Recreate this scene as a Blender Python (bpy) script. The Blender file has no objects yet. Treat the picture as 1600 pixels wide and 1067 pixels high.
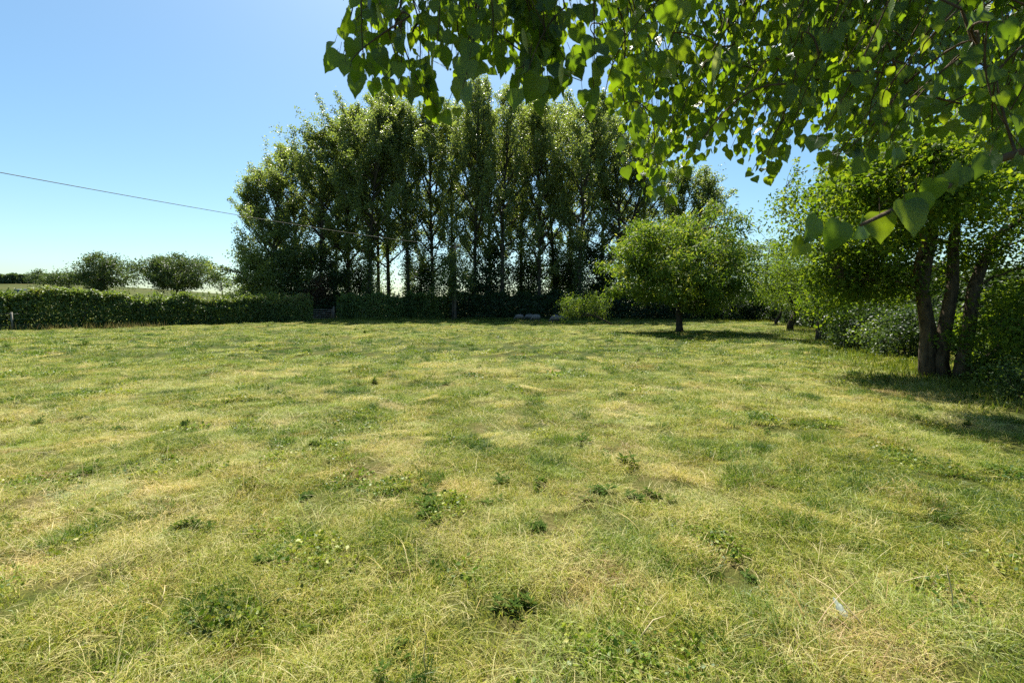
import bpy, bmesh, math, random
import numpy as np
from mathutils import Vector, Matrix

# ------------------------------------------------------------------ camera, sky, sun, exposure
SC = bpy.context.scene
COL = SC.collection
CAM_Z = 1.6
F_PX, CX, HY = 711.0, 800.0, 475.0          # focal length in photo pixels, centre column, horizon row

cam_d = bpy.data.cameras.new('camera')
cam_d.sensor_width = 36.0
cam_d.lens = 16.0
cam_d.shift_y = -(533.5 - HY) / 1600.0
cam_d.clip_start, cam_d.clip_end = 0.05, 3000.0
cam_d.dof.use_dof = True
cam_d.dof.focus_distance = 9.0
cam_d.dof.aperture_fstop = 6.3
cam = bpy.data.objects.new('camera', cam_d)
COL.objects.link(cam)
cam.location = (0, 0, CAM_Z)
cam.rotation_euler = (math.pi / 2, 0, 0)
SC.camera = cam

SUN_AZ, SUN_EL = math.radians(-9.0), math.radians(60.0)      # azimuth clockwise from straight ahead
world = bpy.data.worlds.new('World')
SC.world = world
world.use_nodes = True
wn = world.node_tree
sky = wn.nodes.new('ShaderNodeTexSky')
sky.sky_type = 'NISHITA'
sky.sun_disc = False
sky.sun_elevation = SUN_EL
sky.sun_rotation = SUN_AZ
sky.altitude = 100.0
sky.air_density = 1.0
sky.dust_density = 1.2
sky.ozone_density = 1.5
bg = wn.nodes['Background']
bg.inputs['Strength'].default_value = 0.066
hs = wn.nodes.new('ShaderNodeHueSaturation')
hs.inputs['Saturation'].default_value = 1.15
ti = wn.nodes.new('ShaderNodeMix'); ti.data_type = 'RGBA'; ti.blend_type = 'MULTIPLY'
ti.inputs['Factor'].default_value = 1.0
ti.inputs[7].default_value = (0.84, 1.0, 0.96, 1)
wn.links.new(sky.outputs['Color'], hs.inputs['Color'])
wn.links.new(hs.outputs['Color'], ti.inputs[6])
wn.links.new(ti.outputs[2], bg.inputs['Color'])

sun_d = bpy.data.lights.new('sun', 'SUN')
sun_d.energy = 5.0
sun_d.angle = math.radians(0.53)
sun_d.color = (1.0, 0.95, 0.86)
sun = bpy.data.objects.new('sun', sun_d)
COL.objects.link(sun)
sdir = Vector((math.sin(SUN_AZ) * math.cos(SUN_EL), math.cos(SUN_AZ) * math.cos(SUN_EL), math.sin(SUN_EL)))
sun.rotation_euler = sdir.to_track_quat('Z', 'Y').to_euler()
sun.location = (0, 0, 40)

SC.view_settings.view_transform = 'Standard'
SC.view_settings.look = 'None'
SC.view_settings.gamma = 1.0
SC.view_settings.use_curve_mapping = False
SC.view_settings.exposure = 1.40
SC.render.engine = 'CYCLES'
SC.cycles.max_bounces = 8
SC.cycles.transparent_max_bounces = 8
SC.cycles.use_denoising = False

# ------------------------------------------------------------------ helpers
def rad(a): return math.radians(a)

def at(px, py, Y):
    """the point that the photograph shows at (px, py), Y metres away"""
    return np.array([(px - CX) / F_PX * Y, Y, CAM_Z + (HY - py) / F_PX * Y])

def hash2(ix, iy, seed):
    h = (ix.astype(np.int64) * 374761393 + iy.astype(np.int64) * 668265263 + seed * 974634777) & 0xffffffff
    h = ((h ^ (h >> 13)) * 1274126177) & 0xffffffff
    h = h ^ (h >> 16)
    return (h & 0xffff) / 65535.0

def vnoise(x, y, seed=0):
    x = np.asarray(x, float); y = np.asarray(y, float)
    ix, iy = np.floor(x), np.floor(y)
    fx, fy = x - ix, y - iy
    fx = fx * fx * (3 - 2 * fx); fy = fy * fy * (3 - 2 * fy)
    a = hash2(ix, iy, seed); b = hash2(ix + 1, iy, seed)
    c = hash2(ix, iy + 1, seed); d = hash2(ix + 1, iy + 1, seed)
    return (a * (1 - fx) + b * fx) * (1 - fy) + (c * (1 - fx) + d * fx) * fy

def fbm(x, y, seed=0, octs=3):
    s, a, t = 0.0, 1.0, 0.0
    for k in range(octs):
        s = s + a * vnoise(x * 2 ** k, y * 2 ** k, seed + 17 * k)
        t += a; a *= 0.5
    return s / t

def sstep(a, b, x):
    t = np.clip((np.asarray(x, float) - a) / (b - a), 0, 1)
    return t * t * (3 - 2 * t)

def ground_h(x, y):
    x = np.asarray(x, float); y = np.asarray(y, float)
    near = 1.0 - sstep(18, 45, np.hypot(x, y))
    h = 0.16 * (fbm(x * 1.9, y * 1.9, 5, 3) - 0.5) * (0.35 + 0.65 * near)
    h = h + 0.10 * (vnoise(x * 0.3, y * 0.3, 9) - 0.5)
    bearing = x / np.maximum(y, 1.0)
    hill = 8.2 * sstep(42, 150, y) * sstep(-0.05, -1.1, bearing)
    return h + hill

def dryness(x, y):
    x = np.asarray(x, float); y = np.asarray(y, float)
    d = 0.405 + 0.30 * (fbm(x * 0.7 + 3.1, y * 1.0, 21, 3) - 0.5) + 0.95 * (fbm(x * 2.6, y * 3.0, 33, 3) - 0.5)
    d = d + 0.10 * sstep(1.0, -3.0, x) * sstep(9, 3, y) - 0.30 * sstep(1.6, 4.0, x) * sstep(7, 3, y)
    d = d - 0.10 * sstep(5, 16, y)
    return np.clip(d, 0, 1)

def gz(x, y): return float(ground_h(np.array([x]), np.array([y]))[0])

def norm(v):
    return v / np.maximum(np.linalg.norm(v, axis=-1, keepdims=True), 1e-9)

# ------------------------------------------------------------------ mesh and object building
def mesh_from(name, verts, faces_flat, sizes, mats=(), attrs=None, smooth=False, mat_idx=None, uv=None):
    verts = np.ascontiguousarray(verts, np.float32)
    faces_flat = np.ascontiguousarray(faces_flat, np.int32)
    sizes = np.ascontiguousarray(sizes, np.int32)
    m = bpy.data.meshes.new(name)
    m.vertices.add(len(verts)); m.vertices.foreach_set('co', verts.ravel())
    m.loops.add(len(faces_flat)); m.loops.foreach_set('vertex_index', faces_flat)
    m.polygons.add(len(sizes))
    starts = np.zeros(len(sizes), np.int32); starts[1:] = np.cumsum(sizes)[:-1]
    m.polygons.foreach_set('loop_start', starts)
    m.polygons.foreach_set('loop_total', sizes)
    if smooth: m.polygons.foreach_set('use_smooth', np.ones(len(sizes), bool))
    if mat_idx is not None: m.polygons.foreach_set('material_index', np.asarray(mat_idx, np.int32))
    for k, v in (attrs or {}).items():
        a = m.attributes.new(k, 'FLOAT', 'POINT'); a.data.foreach_set('value', np.asarray(v, np.float32))
    if uv is not None:
        l = m.uv_layers.new(name='leaf_uv')
        l.data.foreach_set('uv', np.asarray(uv, np.float32)[faces_flat].ravel())
    for mt in mats: m.materials.append(mt)
    m.update(calc_edges=True)
    m.validate()
    return m

class Wood:
    """collects tapered tubes into one mesh"""
    def __init__(s): s.v, s.f, s.n = [], [], 0
    def tube(s, pts, radii, sides=6, cap=True):
        pts = np.asarray(pts, float); n = len(pts)
        radii = np.broadcast_to(np.asarray(radii, float), (n,))
        t = norm(np.gradient(pts, axis=0))
        ref = np.where(np.abs(t[:, 2:3]) > 0.9, np.array([[1., 0, 0]]), np.array([[0, 0, 1.]]))
        if np.ptp((np.abs(t[:, 2]) > 0.9).astype(int)): ref[:] = ref[0] if abs(t[0, 2]) <= 0.9 else [0.92, 0.39, 0.05]
        a = norm(np.cross(t, ref)); b = np.cross(t, a)
        ang = np.arange(sides) * 2 * math.pi / sides
        ring = pts[:, None, :] + radii[:, None, None] * (np.cos(ang)[None, :, None] * a[:, None, :] + np.sin(ang)[None, :, None] * b[:, None, :])
        base = s.n
        s.v.append(ring.reshape(-1, 3)); s.n += n * sides
        i = np.arange(n - 1)[:, None] * sides; k = np.arange(sides)[None, :]; k2 = (k + 1) % sides
        q = np.stack([i + k, i + k2, i + sides + k2, i + sides + k], -1).reshape(-1, 4) + base
        s.f.extend(q.tolist())
        if cap:
            s.f.append(list(range(base + (n - 1) * sides, base + n * sides)))
            s.f.append(list(range(base + sides - 1, base - 1, -1)))
    def box(s, c, d, rot=0.0):
        c = np.array(c, float); d = np.array(d, float) / 2
        vs = np.array([[x, y, z] for x in (-1, 1) for y in (-1, 1) for z in (-1, 1)]) * d
        cr, sr = math.cos(rot), math.sin(rot)
        vs = vs @ np.array([[cr, sr, 0], [-sr, cr, 0], [0, 0, 1]]) + c
        b = s.n; s.v.append(vs); s.n += 8
        for f in ((0, 1, 3, 2), (4, 6, 7, 5), (0, 4, 5, 1), (2, 3, 7, 6), (0, 2, 6, 4), (1, 5, 7, 3)): s.f.append([b + i for i in f])
    def mesh(s, name, mat, smooth=True):
        v = np.concatenate(s.v); flat = [i for f in s.f for i in f]; sizes = [len(f) for f in s.f]
        return mesh_from(name, v, flat, sizes, (mat,), smooth=smooth)

def leaf_quads(P, D, N, L, W, fold=0.18):
    """folded rhombic leaves: 4 vertices, 2 triangles each"""
    n = len(P)
    D = norm(D); S = norm(np.cross(D, N)); N2 = np.cross(S, D)
    L = np.broadcast_to(L, (n,))[:, None]; W = np.broadcast_to(W, (n,))[:, None]
    mid = P + D * L * 0.42
    v = np.stack([P, mid + S * W * 0.5 + N2 * W * fold, P + D * L, mid - S * W * 0.5 + N2 * W * fold], 1).reshape(-1, 3)
    i = np.arange(n)[:, None] * 4
    f = np.concatenate([i, i + 1, i + 2, i, i + 2, i + 3], 1).reshape(-1)
    return v, f, np.full(2 * n, 3)

def leaf_dirs(rng, n, droop, up):
    N = norm(rng.normal(0, 1, (n, 3)) + np.array([0, 0, up]))
    D = rng.normal(0, 1, (n, 3)) + np.array([0, 0, -droop])
    D = D - N * (D * N).sum(1, keepdims=True)
    return norm(D), N

def leaf_mesh(name, P, D, N, L, W, tint, mat, fold=0.18):
    v, f, s = leaf_quads(P, D, N, L, W, fold)
    return mesh_from(name, v, f, s, (mat,), attrs={'tint': np.repeat(tint, 4)})

def link(name, data, parent=None, loc=(0, 0, 0), rot=(0, 0, 0), scale=(1, 1, 1)):
    o = bpy.data.objects.new(name, data); COL.objects.link(o)
    o.location = loc; o.rotation_euler = rot; o.scale = scale
    if parent is not None: o.parent = parent
    return o

def tag(o, label=None, cat=None, group=None, kind=None):
    if label: o['label'] = label
    if cat: o['category'] = cat
    if group: o['group'] = group
    if kind: o['kind'] = kind
    return o

def thing(name, label, cat, loc=(0, 0, 0), rotz=0.0, group=None, scale=(1, 1, 1)):
    return tag(link(name, None, None, loc, (0, 0, rotz), scale), label, cat, group)

def dup(root, loc, rotz, label, scale=None, group=None):
    r = root.copy(); COL.objects.link(r); r.location = loc; r.rotation_euler = (0, 0, rotz)
    r['label'] = label
    if scale: r.scale = scale
    if group: r['group'] = group
    for ch in list(root.children):
        c = ch.copy(); COL.objects.link(c); c.parent = r
        for g in ch.children:
            d = g.copy(); COL.objects.link(d); d.parent = c
    return r

# ------------------------------------------------------------------ materials
def nt(name):
    m = bpy.data.materials.new(name); m.use_nodes = True
    m.node_tree.nodes.clear()
    return m, m.node_tree

def N_(t, typ, **kw):
    n = t.nodes.new(typ)
    for k, v in kw.items(): setattr(n, k, v)
    return n

def ramp(t, stops):
    r = t.nodes.new('ShaderNodeValToRGB')
    e = r.color_ramp.elements
    e[0].position, e[0].color = stops[0][0], (*stops[0][1], 1)
    e[1].position, e[1].color = stops[1][0], (*stops[1][1], 1)
    for p, c in stops[2:]:
        k = e.new(p); k.color = (*c, 1)
    return r

def leaf_material(name, stops, trans=0.38, rough=0.42, spec=0.5, tboost=(1.9, 1.75, 0.6), noise_scale=None):
    """thin leaf: gloss and diffuse on the face, light coming through from behind"""
    m, t = nt(name)
    a = N_(t, 'ShaderNodeAttribute', attribute_name='tint')
    fac = a.outputs['Fac']
    if noise_scale:
        g = N_(t, 'ShaderNodeTexCoord'); nz = N_(t, 'ShaderNodeTexNoise'); nz.inputs['Scale'].default_value = noise_scale
        t.links.new(g.outputs['Object'], nz.inputs['Vector'])
        mx = N_(t, 'ShaderNodeMath', operation='MULTIPLY_ADD'); mx.inputs[1].default_value = 1.1; mx.inputs[2].default_value = -0.55
        t.links.new(nz.outputs['Fac'], mx.inputs[0])
        ad = N_(t, 'ShaderNodeMath', operation='ADD', use_clamp=True)
        t.links.new(a.outputs['Fac'], ad.inputs[0]); t.links.new(mx.outputs[0], ad.inputs[1]); fac = ad.outputs[0]
    r = ramp(t, stops); t.links.new(fac, r.inputs['Fac'])
    p = N_(t, 'ShaderNodeBsdfPrincipled')
    p.inputs['Roughness'].default_value = rough
    p.inputs['Specular IOR Level'].default_value = spec
    t.links.new(r.outputs['Color'], p.inputs['Base Color'])
    mu = N_(t, 'ShaderNodeMix', data_type='RGBA', blend_type='MULTIPLY'); mu.inputs['Factor'].default_value = 1.0
    mu.inputs[7].default_value = (*tboost, 1)
    t.links.new(r.outputs['Color'], mu.inputs[6])
    tr = N_(t, 'ShaderNodeBsdfTranslucent'); t.links.new(mu.outputs[2], tr.inputs['Color'])
    ms = N_(t, 'ShaderNodeMixShader'); ms.inputs['Fac'].default_value = trans
    t.links.new(p.outputs[0], ms.inputs[1]); t.links.new(tr.outputs[0], ms.inputs[2])
    o = N_(t, 'ShaderNodeOutputMaterial'); t.links.new(ms.outputs[0], o.inputs['Surface'])
    return m

def bark_material(name, c1, c2, scale=9.0, stretch=0.25, bump=0.6):
    m, t = nt(name)
    g = N_(t, 'ShaderNodeTexCoord'); mp = N_(t, 'ShaderNodeMapping'); mp.inputs['Scale'].default_value = (1, 1, stretch)
    nz = N_(t, 'ShaderNodeTexNoise'); nz.inputs['Scale'].default_value = scale; nz.inputs['Detail'].default_value = 6
    t.links.new(g.outputs['Object'], mp.inputs['Vector']); t.links.new(mp.outputs['Vector'], nz.inputs['Vector'])
    r = ramp(t, [(0.32, c1), (0.68, c2)]); t.links.new(nz.outputs['Fac'], r.inputs['Fac'])
    p = N_(t, 'ShaderNodeBsdfPrincipled'); p.inputs['Roughness'].default_value = 0.9; p.inputs['Specular IOR Level'].default_value = 0.2
    t.links.new(r.outputs['Color'], p.inputs['Base Color'])
    b = N_(t, 'ShaderNodeBump'); b.inputs['Strength'].default_value = bump; b.inputs['Distance'].default_value = 0.03
    t.links.new(nz.outputs['Fac'], b.inputs['Height']); t.links.new(b.outputs['Normal'], p.inputs['Normal'])
    o = N_(t, 'ShaderNodeOutputMaterial'); t.links.new(p.outputs[0], o.inputs['Surface'])
    return m

def plain_material(name, c, rough=0.6, spec=0.4, metal=0.0, var=0.25, scale=6.0):
    m, t = nt(name)
    g = N_(t, 'ShaderNodeTexCoord'); nz = N_(t, 'ShaderNodeTexNoise'); nz.inputs['Scale'].default_value = scale; nz.inputs['Detail'].default_value = 4
    t.links.new(g.outputs['Object'], nz.inputs['Vector'])
    r = ramp(t, [(0.3, tuple(x * (1 - var) for x in c)), (0.7, tuple(min(1, x * (1 + var)) for x in c))]); t.links.new(nz.outputs['Fac'], r.inputs['Fac'])
    p = N_(t, 'ShaderNodeBsdfPrincipled'); p.inputs['Roughness'].default_value = rough
    p.inputs['Specular IOR Level'].default_value = spec; p.inputs['Metallic'].default_value = metal
    t.links.new(r.outputs['Color'], p.inputs['Base Color'])
    o = N_(t, 'ShaderNodeOutputMaterial'); t.links.new(p.outputs[0], o.inputs['Surface'])
    return m

M_POPLAR = leaf_material('poplar_leaf', [(0.0, (0.060, 0.092, 0.028)), (0.6, (0.125, 0.160, 0.050)), (1.0, (0.205, 0.225, 0.080))], trans=0.45, rough=0.42, spec=0.6, tboost=(2.35, 2.4, 1.05))
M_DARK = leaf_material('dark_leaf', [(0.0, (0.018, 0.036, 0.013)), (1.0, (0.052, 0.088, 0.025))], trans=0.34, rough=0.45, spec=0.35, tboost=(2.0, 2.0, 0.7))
M_YELLOW = leaf_material('yellow_green_leaf', [(0.0, (0.048, 0.098, 0.014)), (0.55, (0.112, 0.178, 0.028)), (0.85, (0.19, 0.24, 0.055)), (1.0, (0.31, 0.33, 0.12))], trans=0.42, rough=0.55, spec=0.25, tboost=(1.7, 1.6, 0.5))
M_FRESH = leaf_material('fresh_leaf', [(0.0, (0.038, 0.078, 0.012)), (0.6, (0.088, 0.140, 0.020)), (1.0, (0.155, 0.195, 0.032))], trans=0.44, rough=0.6, spec=0.15, tboost=(2.5, 2.3, 0.5))
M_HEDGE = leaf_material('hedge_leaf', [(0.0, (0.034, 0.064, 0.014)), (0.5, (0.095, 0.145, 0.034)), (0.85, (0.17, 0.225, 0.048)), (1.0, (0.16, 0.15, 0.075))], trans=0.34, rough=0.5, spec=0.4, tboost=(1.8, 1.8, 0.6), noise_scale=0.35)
M_FAR = leaf_material('far_leaf', [(0.0, (0.036, 0.068, 0.022)), (1.0, (0.120, 0.160, 0.050))], trans=0.38, rough=0.5, spec=0.4, tboost=(1.4, 1.4, 0.7))
M_COPPER = leaf_material('copper_leaf', [(0.0, (0.050, 0.030, 0.018)), (1.0, (0.130, 0.070, 0.035))], trans=0.30, rough=0.5, spec=0.3, tboost=(1.5, 1.2, 0.8))
M_WEED = leaf_material('weed_leaf', [(0.0, (0.034, 0.072, 0.012)), (1.0, (0.095, 0.145, 0.025))], trans=0.38, rough=0.8, spec=0.05, tboost=(1.7, 1.6, 0.4))
M_BARK = bark_material('dark_bark', (0.020, 0.016, 0.012), (0.085, 0.068, 0.050))
M_BARK_GREY = bark_material('grey_bark', (0.030, 0.022, 0.014), (0.13, 0.095, 0.058), scale=14, bump=1.0)
M_TWIG = bark_material('twig_bark', (0.05, 0.035, 0.022), (0.13, 0.085, 0.05), scale=40)
M_WOOD = bark_material('weathered_wood', (0.09, 0.07, 0.055), (0.22, 0.18, 0.145), scale=12)
M_POST = bark_material('pale_post_wood', (0.14, 0.125, 0.10), (0.28, 0.26, 0.22), scale=12)
M_STRAW = plain_material('dry_stalk', (0.45, 0.37, 0.19), 0.7, 0.3)
M_CABLE = plain_material('cable_sheath', (0.17, 0.155, 0.13), 0.9, 0.1)
M_WIRE = plain_material('fence_wire', (0.35, 0.35, 0.34), 0.4, 0.5, 0.7)
M_CERAMIC = plain_material('insulator', (0.12, 0.06, 0.035), 0.25, 0.6)
M_FLEECE = plain_material('fleece', (0.19, 0.165, 0.15), 0.95, 0.1, var=0.3, scale=14)
M_FACE = plain_material('sheep_face', (0.10, 0.085, 0.075), 0.8, 0.2)
M_CAR = plain_material('vehicle_paint', (0.030, 0.045, 0.055), 0.3, 0.6, var=0.1)
M_ROOF = plain_material('vehicle_roof', (0.42, 0.45, 0.46), 0.35, 0.5, var=0.1)
M_GLASS = plain_material('vehicle_glass', (0.010, 0.014, 0.018), 0.08, 0.7, var=0.05)
M_TYRE = plain_material('tyre_rubber', (0.02, 0.02, 0.02), 0.9, 0.2)
M_SILVER = leaf_material('silver_leaf', [(0.0, (0.30, 0.34, 0.27)), (1.0, (0.42, 0.46, 0.38))], trans=0.2, rough=0.7, spec=0.2, tboost=(1, 1, 0.9))

# ------------------------------------------------------------------ ground sheet
def ground_material():
    m, t = nt('pasture_ground')
    a = N_(t, 'ShaderNodeAttribute', attribute_name='dry')
    g = N_(t, 'ShaderNodeTexCoord')
    n1 = N_(t, 'ShaderNodeTexNoise'); n1.inputs['Scale'].default_value = 7.0; n1.inputs['Detail'].default_value = 8; n1.inputs['Roughness'].default_value = 0.7
    n2 = N_(t, 'ShaderNodeTexNoise'); n2.inputs['Scale'].default_value = 60.0; n2.inputs['Detail'].default_value = 4
    for n in (n1, n2): t.links.new(g.outputs['Object'], n.inputs['Vector'])
    mx = N_(t, 'ShaderNodeMath', operation='MULTIPLY_ADD'); mx.inputs[1].default_value = 0.9; mx.inputs[2].default_value = -0.45
    t.links.new(n1.outputs['Fac'], mx.inputs[0])
    ad = N_(t, 'ShaderNodeMath', operation='ADD', use_clamp=True); t.links.new(a.outputs['Fac'], ad.inputs[0]); t.links.new(mx.outputs[0], ad.inputs[1])
    r = ramp(t, [(0.0, (0.025, 0.042, 0.007)), (0.35, (0.060, 0.070, 0.012)), (0.65, (0.095, 0.085, 0.025)), (1.0, (0.16, 0.125, 0.055))])
    t.links.new(ad.outputs[0], r.inputs['Fac'])
    r2 = ramp(t, [(0.3, (0.55, 0.55, 0.55)), (0.7, (1.15, 1.15, 1.15))]); t.links.new(n2.outputs['Fac'], r2.inputs['Fac'])
    mu = N_(t, 'ShaderNodeMix', data_type='RGBA', blend_type='MULTIPLY'); mu.inputs['Factor'].default_value = 0.8
    t.links.new(r.outputs['Color'], mu.inputs[6]); t.links.new(r2.outputs['Color'], mu.inputs[7])
    p = N_(t, 'ShaderNodeBsdfPrincipled'); p.inputs['Roughness'].default_value = 0.95; p.inputs['Specular IOR Level'].default_value = 0.1
    t.links.new(mu.outputs[2], p.inputs['Base Color'])
    b = N_(t, 'ShaderNodeBump'); b.inputs['Strength'].default_value = 0.8; b.inputs['Distance'].default_value = 0.05
    t.links.new(n1.outputs['Fac'], b.inputs['Height']); t.links.new(b.outputs['Normal'], p.inputs['Normal'])
    o = N_(t, 'ShaderNodeOutputMaterial'); t.links.new(p.outputs[0], o.inputs['Surface'])
    return m

def build_ground():
    u = np.linspace(-6.7, 6.7, 330); X = np.sinh(u) * 1.6
    w = np.linspace(-4.2, 6.9, 330); Y = np.sinh(w) * 1.6 + 3.0
    gx, gy = np.meshgrid(X, Y)
    z = ground_h(gx, gy)
    v = np.stack([gx, gy, z], -1).reshape(-1, 3)
    nx, ny = len(X), len(Y)
    i = (np.arange(ny - 1)[:, None] * nx + np.arange(nx - 1)[None, :]).reshape(-1)
    f = np.stack([i, i + 1, i + nx + 1, i + nx], -1).reshape(-1)
    m = mesh_from('pasture', v, f, np.full(len(i), 4), (ground_material(),), attrs={'dry': dryness(gx, gy).ravel()}, smooth=True)
    return tag(link('pasture', m), 'sunlit grazing pasture of yellow green grass and straw', None, None, 'structure')
build_ground()

# ------------------------------------------------------------------ grass (stuff, scattered by geometry nodes)
def grass_material(name, green, straw):
    m, t = nt(name)
    a = N_(t, 'ShaderNodeAttribute', attribute_name='tint')
    i = N_(t, 'ShaderNodeAttribute', attribute_name='dry', attribute_type='INSTANCER')
    mx = N_(t, 'ShaderNodeMath', operation='MULTIPLY_ADD'); mx.inputs[1].default_value = 0.75; mx.inputs[2].default_value = -0.30
    t.links.new(i.outputs['Fac'], mx.inputs[0])
    ad = N_(t, 'ShaderNodeMath', operation='ADD', use_clamp=True)
    t.links.new(a.outputs['Fac'], ad.inputs[0]); t.links.new(mx.outputs[0], ad.inputs[1])
    r = ramp(t, [(0.0, green[0]), (0.42, green[1]), (0.62, straw[0]), (1.0, straw[1])])
    t.links.new(ad.outputs[0], r.inputs['Fac'])
    hu = N_(t, 'ShaderNodeAttribute', attribute_name='hue', attribute_type='INSTANCER')
    rh = ramp(t, [(0.0, (0.46, 0.66, 0.55)), (0.30, (0.84, 1.0, 0.72)), (0.55, (1.06, 1.05, 0.9)), (0.78, (1.15, 1.06, 0.8)), (1.0, (0.80, 0.62, 0.58))])
    t.links.new(hu.outputs['Fac'], rh.inputs['Fac'])
    mu = N_(t, 'ShaderNodeMix', data_type='RGBA', blend_type='MULTIPLY'); mu.inputs['Factor'].default_value = 1.0
    t.links.new(r.outputs['Color'], mu.inputs[6]); t.links.new(rh.outputs['Color'], mu.inputs[7])
    p = N_(t, 'ShaderNodeBsdfPrincipled'); p.inputs['Roughness'].default_value = 0.5; p.inputs['Specular IOR Level'].default_value = 0.35
    t.links.new(mu.outputs[2], p.inputs['Base Color'])
    tr = N_(t, 'ShaderNodeBsdfTranslucent'); t.links.new(mu.outputs[2], tr.inputs['Color'])
    ms = N_(t, 'ShaderNodeMixShader'); ms.inputs['Fac'].default_value = 0.42
    t.links.new(p.outputs[0], ms.inputs[1]); t.links.new(tr.outputs[0], ms.inputs[2])
    o = N_(t, 'ShaderNodeOutputMaterial'); t.links.new(ms.outputs[0], o.inputs['Surface'])
    return m
M_GRASS = grass_material('grass_blade', [(0.050, 0.108, 0.008), (0.250, 0.300, 0.022)], [(0.37, 0.36, 0.075), (0.57, 0.49, 0.265)])

def blades(rng, n, radius, hmin, hmax, width, lie, tmu, tsd, segs=3):
    """n curved blades; lie 0 upright .. 1 flattened"""
    r = radius * np.sqrt(rng.random(n)); th = rng.random(n) * 2 * math.pi
    P = np.stack([r * np.cos(th), r * np.sin(th), np.full(n, -0.01)], 1)
    az = rng.random(n) * 2 * math.pi
    L = hmin + (hmax - hmin) * rng.random(n) ** 1.3
    lieb = np.clip(lie + 0.25 * rng.standard_normal(n), 0.02, 1.0)
    el0 = (1 - lieb * 0.75) * math.pi / 2
    el1 = el0 - (0.4 + 1.1 * rng.random(n)) * (0.4 + lieb)
    el1 = np.where(lieb > 0.75, np.maximum(el1, -0.08), np.maximum(el1, -0.5))
    wd = width * (0.6 + 0.8 * rng.random(n))
    side = np.stack([-np.sin(az), np.cos(az), np.zeros(n)], 1)
    tw = (rng.random(n) - 0.5) * 1.6
    q = P.copy(); rows = []
    for k in range(segs + 1):
        f = k / segs
        el = el0 * (1 - f) + el1 * f
        d = np.stack([np.cos(az) * np.cos(el), np.sin(az) * np.cos(el), np.sin(el)], 1)
        if k: q = q + d * (L / segs)[:, None]
        q[:, 2] = np.maximum(q[:, 2], 0.004 + 0.02 * rng.random(n)) if k else q[:, 2]
        s = side * np.cos(tw)[:, None] + np.cross(d, side) * np.sin(tw)[:, None]
        ww = (wd * (1 - 0.92 * f ** 1.6))[:, None] * 0.5
        rows.append(q - s * ww); rows.append(q + s * ww)
    V = np.stack(rows, 1)
    nv = V.shape[1]
    base = np.arange(n)[:, None] * nv
    fs = []
    for k in range(segs):
        fs.append(np.stack([base[:, 0] + 2 * k, base[:, 0] + 2 * k + 1, base[:, 0] + 2 * k + 3, base[:, 0] + 2 * k + 2], 1))
    F = np.concatenate(fs, 0)
    tint = np.clip(tmu + tsd * rng.standard_normal(n), 0, 1)
    return V.reshape(-1, 3), F, np.repeat(tint, nv)

def patch_mesh(name, parts):
    vs, fs, ts, n = [], [], [], 0
    for v, f, t in parts:
        vs.append(v); fs.append(f + n); ts.append(t); n += len(v)
    F = np.concatenate(fs)
    return mesh_from(name, np.concatenate(vs), F.ravel(), np.full(len(F), 4), (M_GRASS,), attrs={'tint': np.concatenate(ts)})

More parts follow.
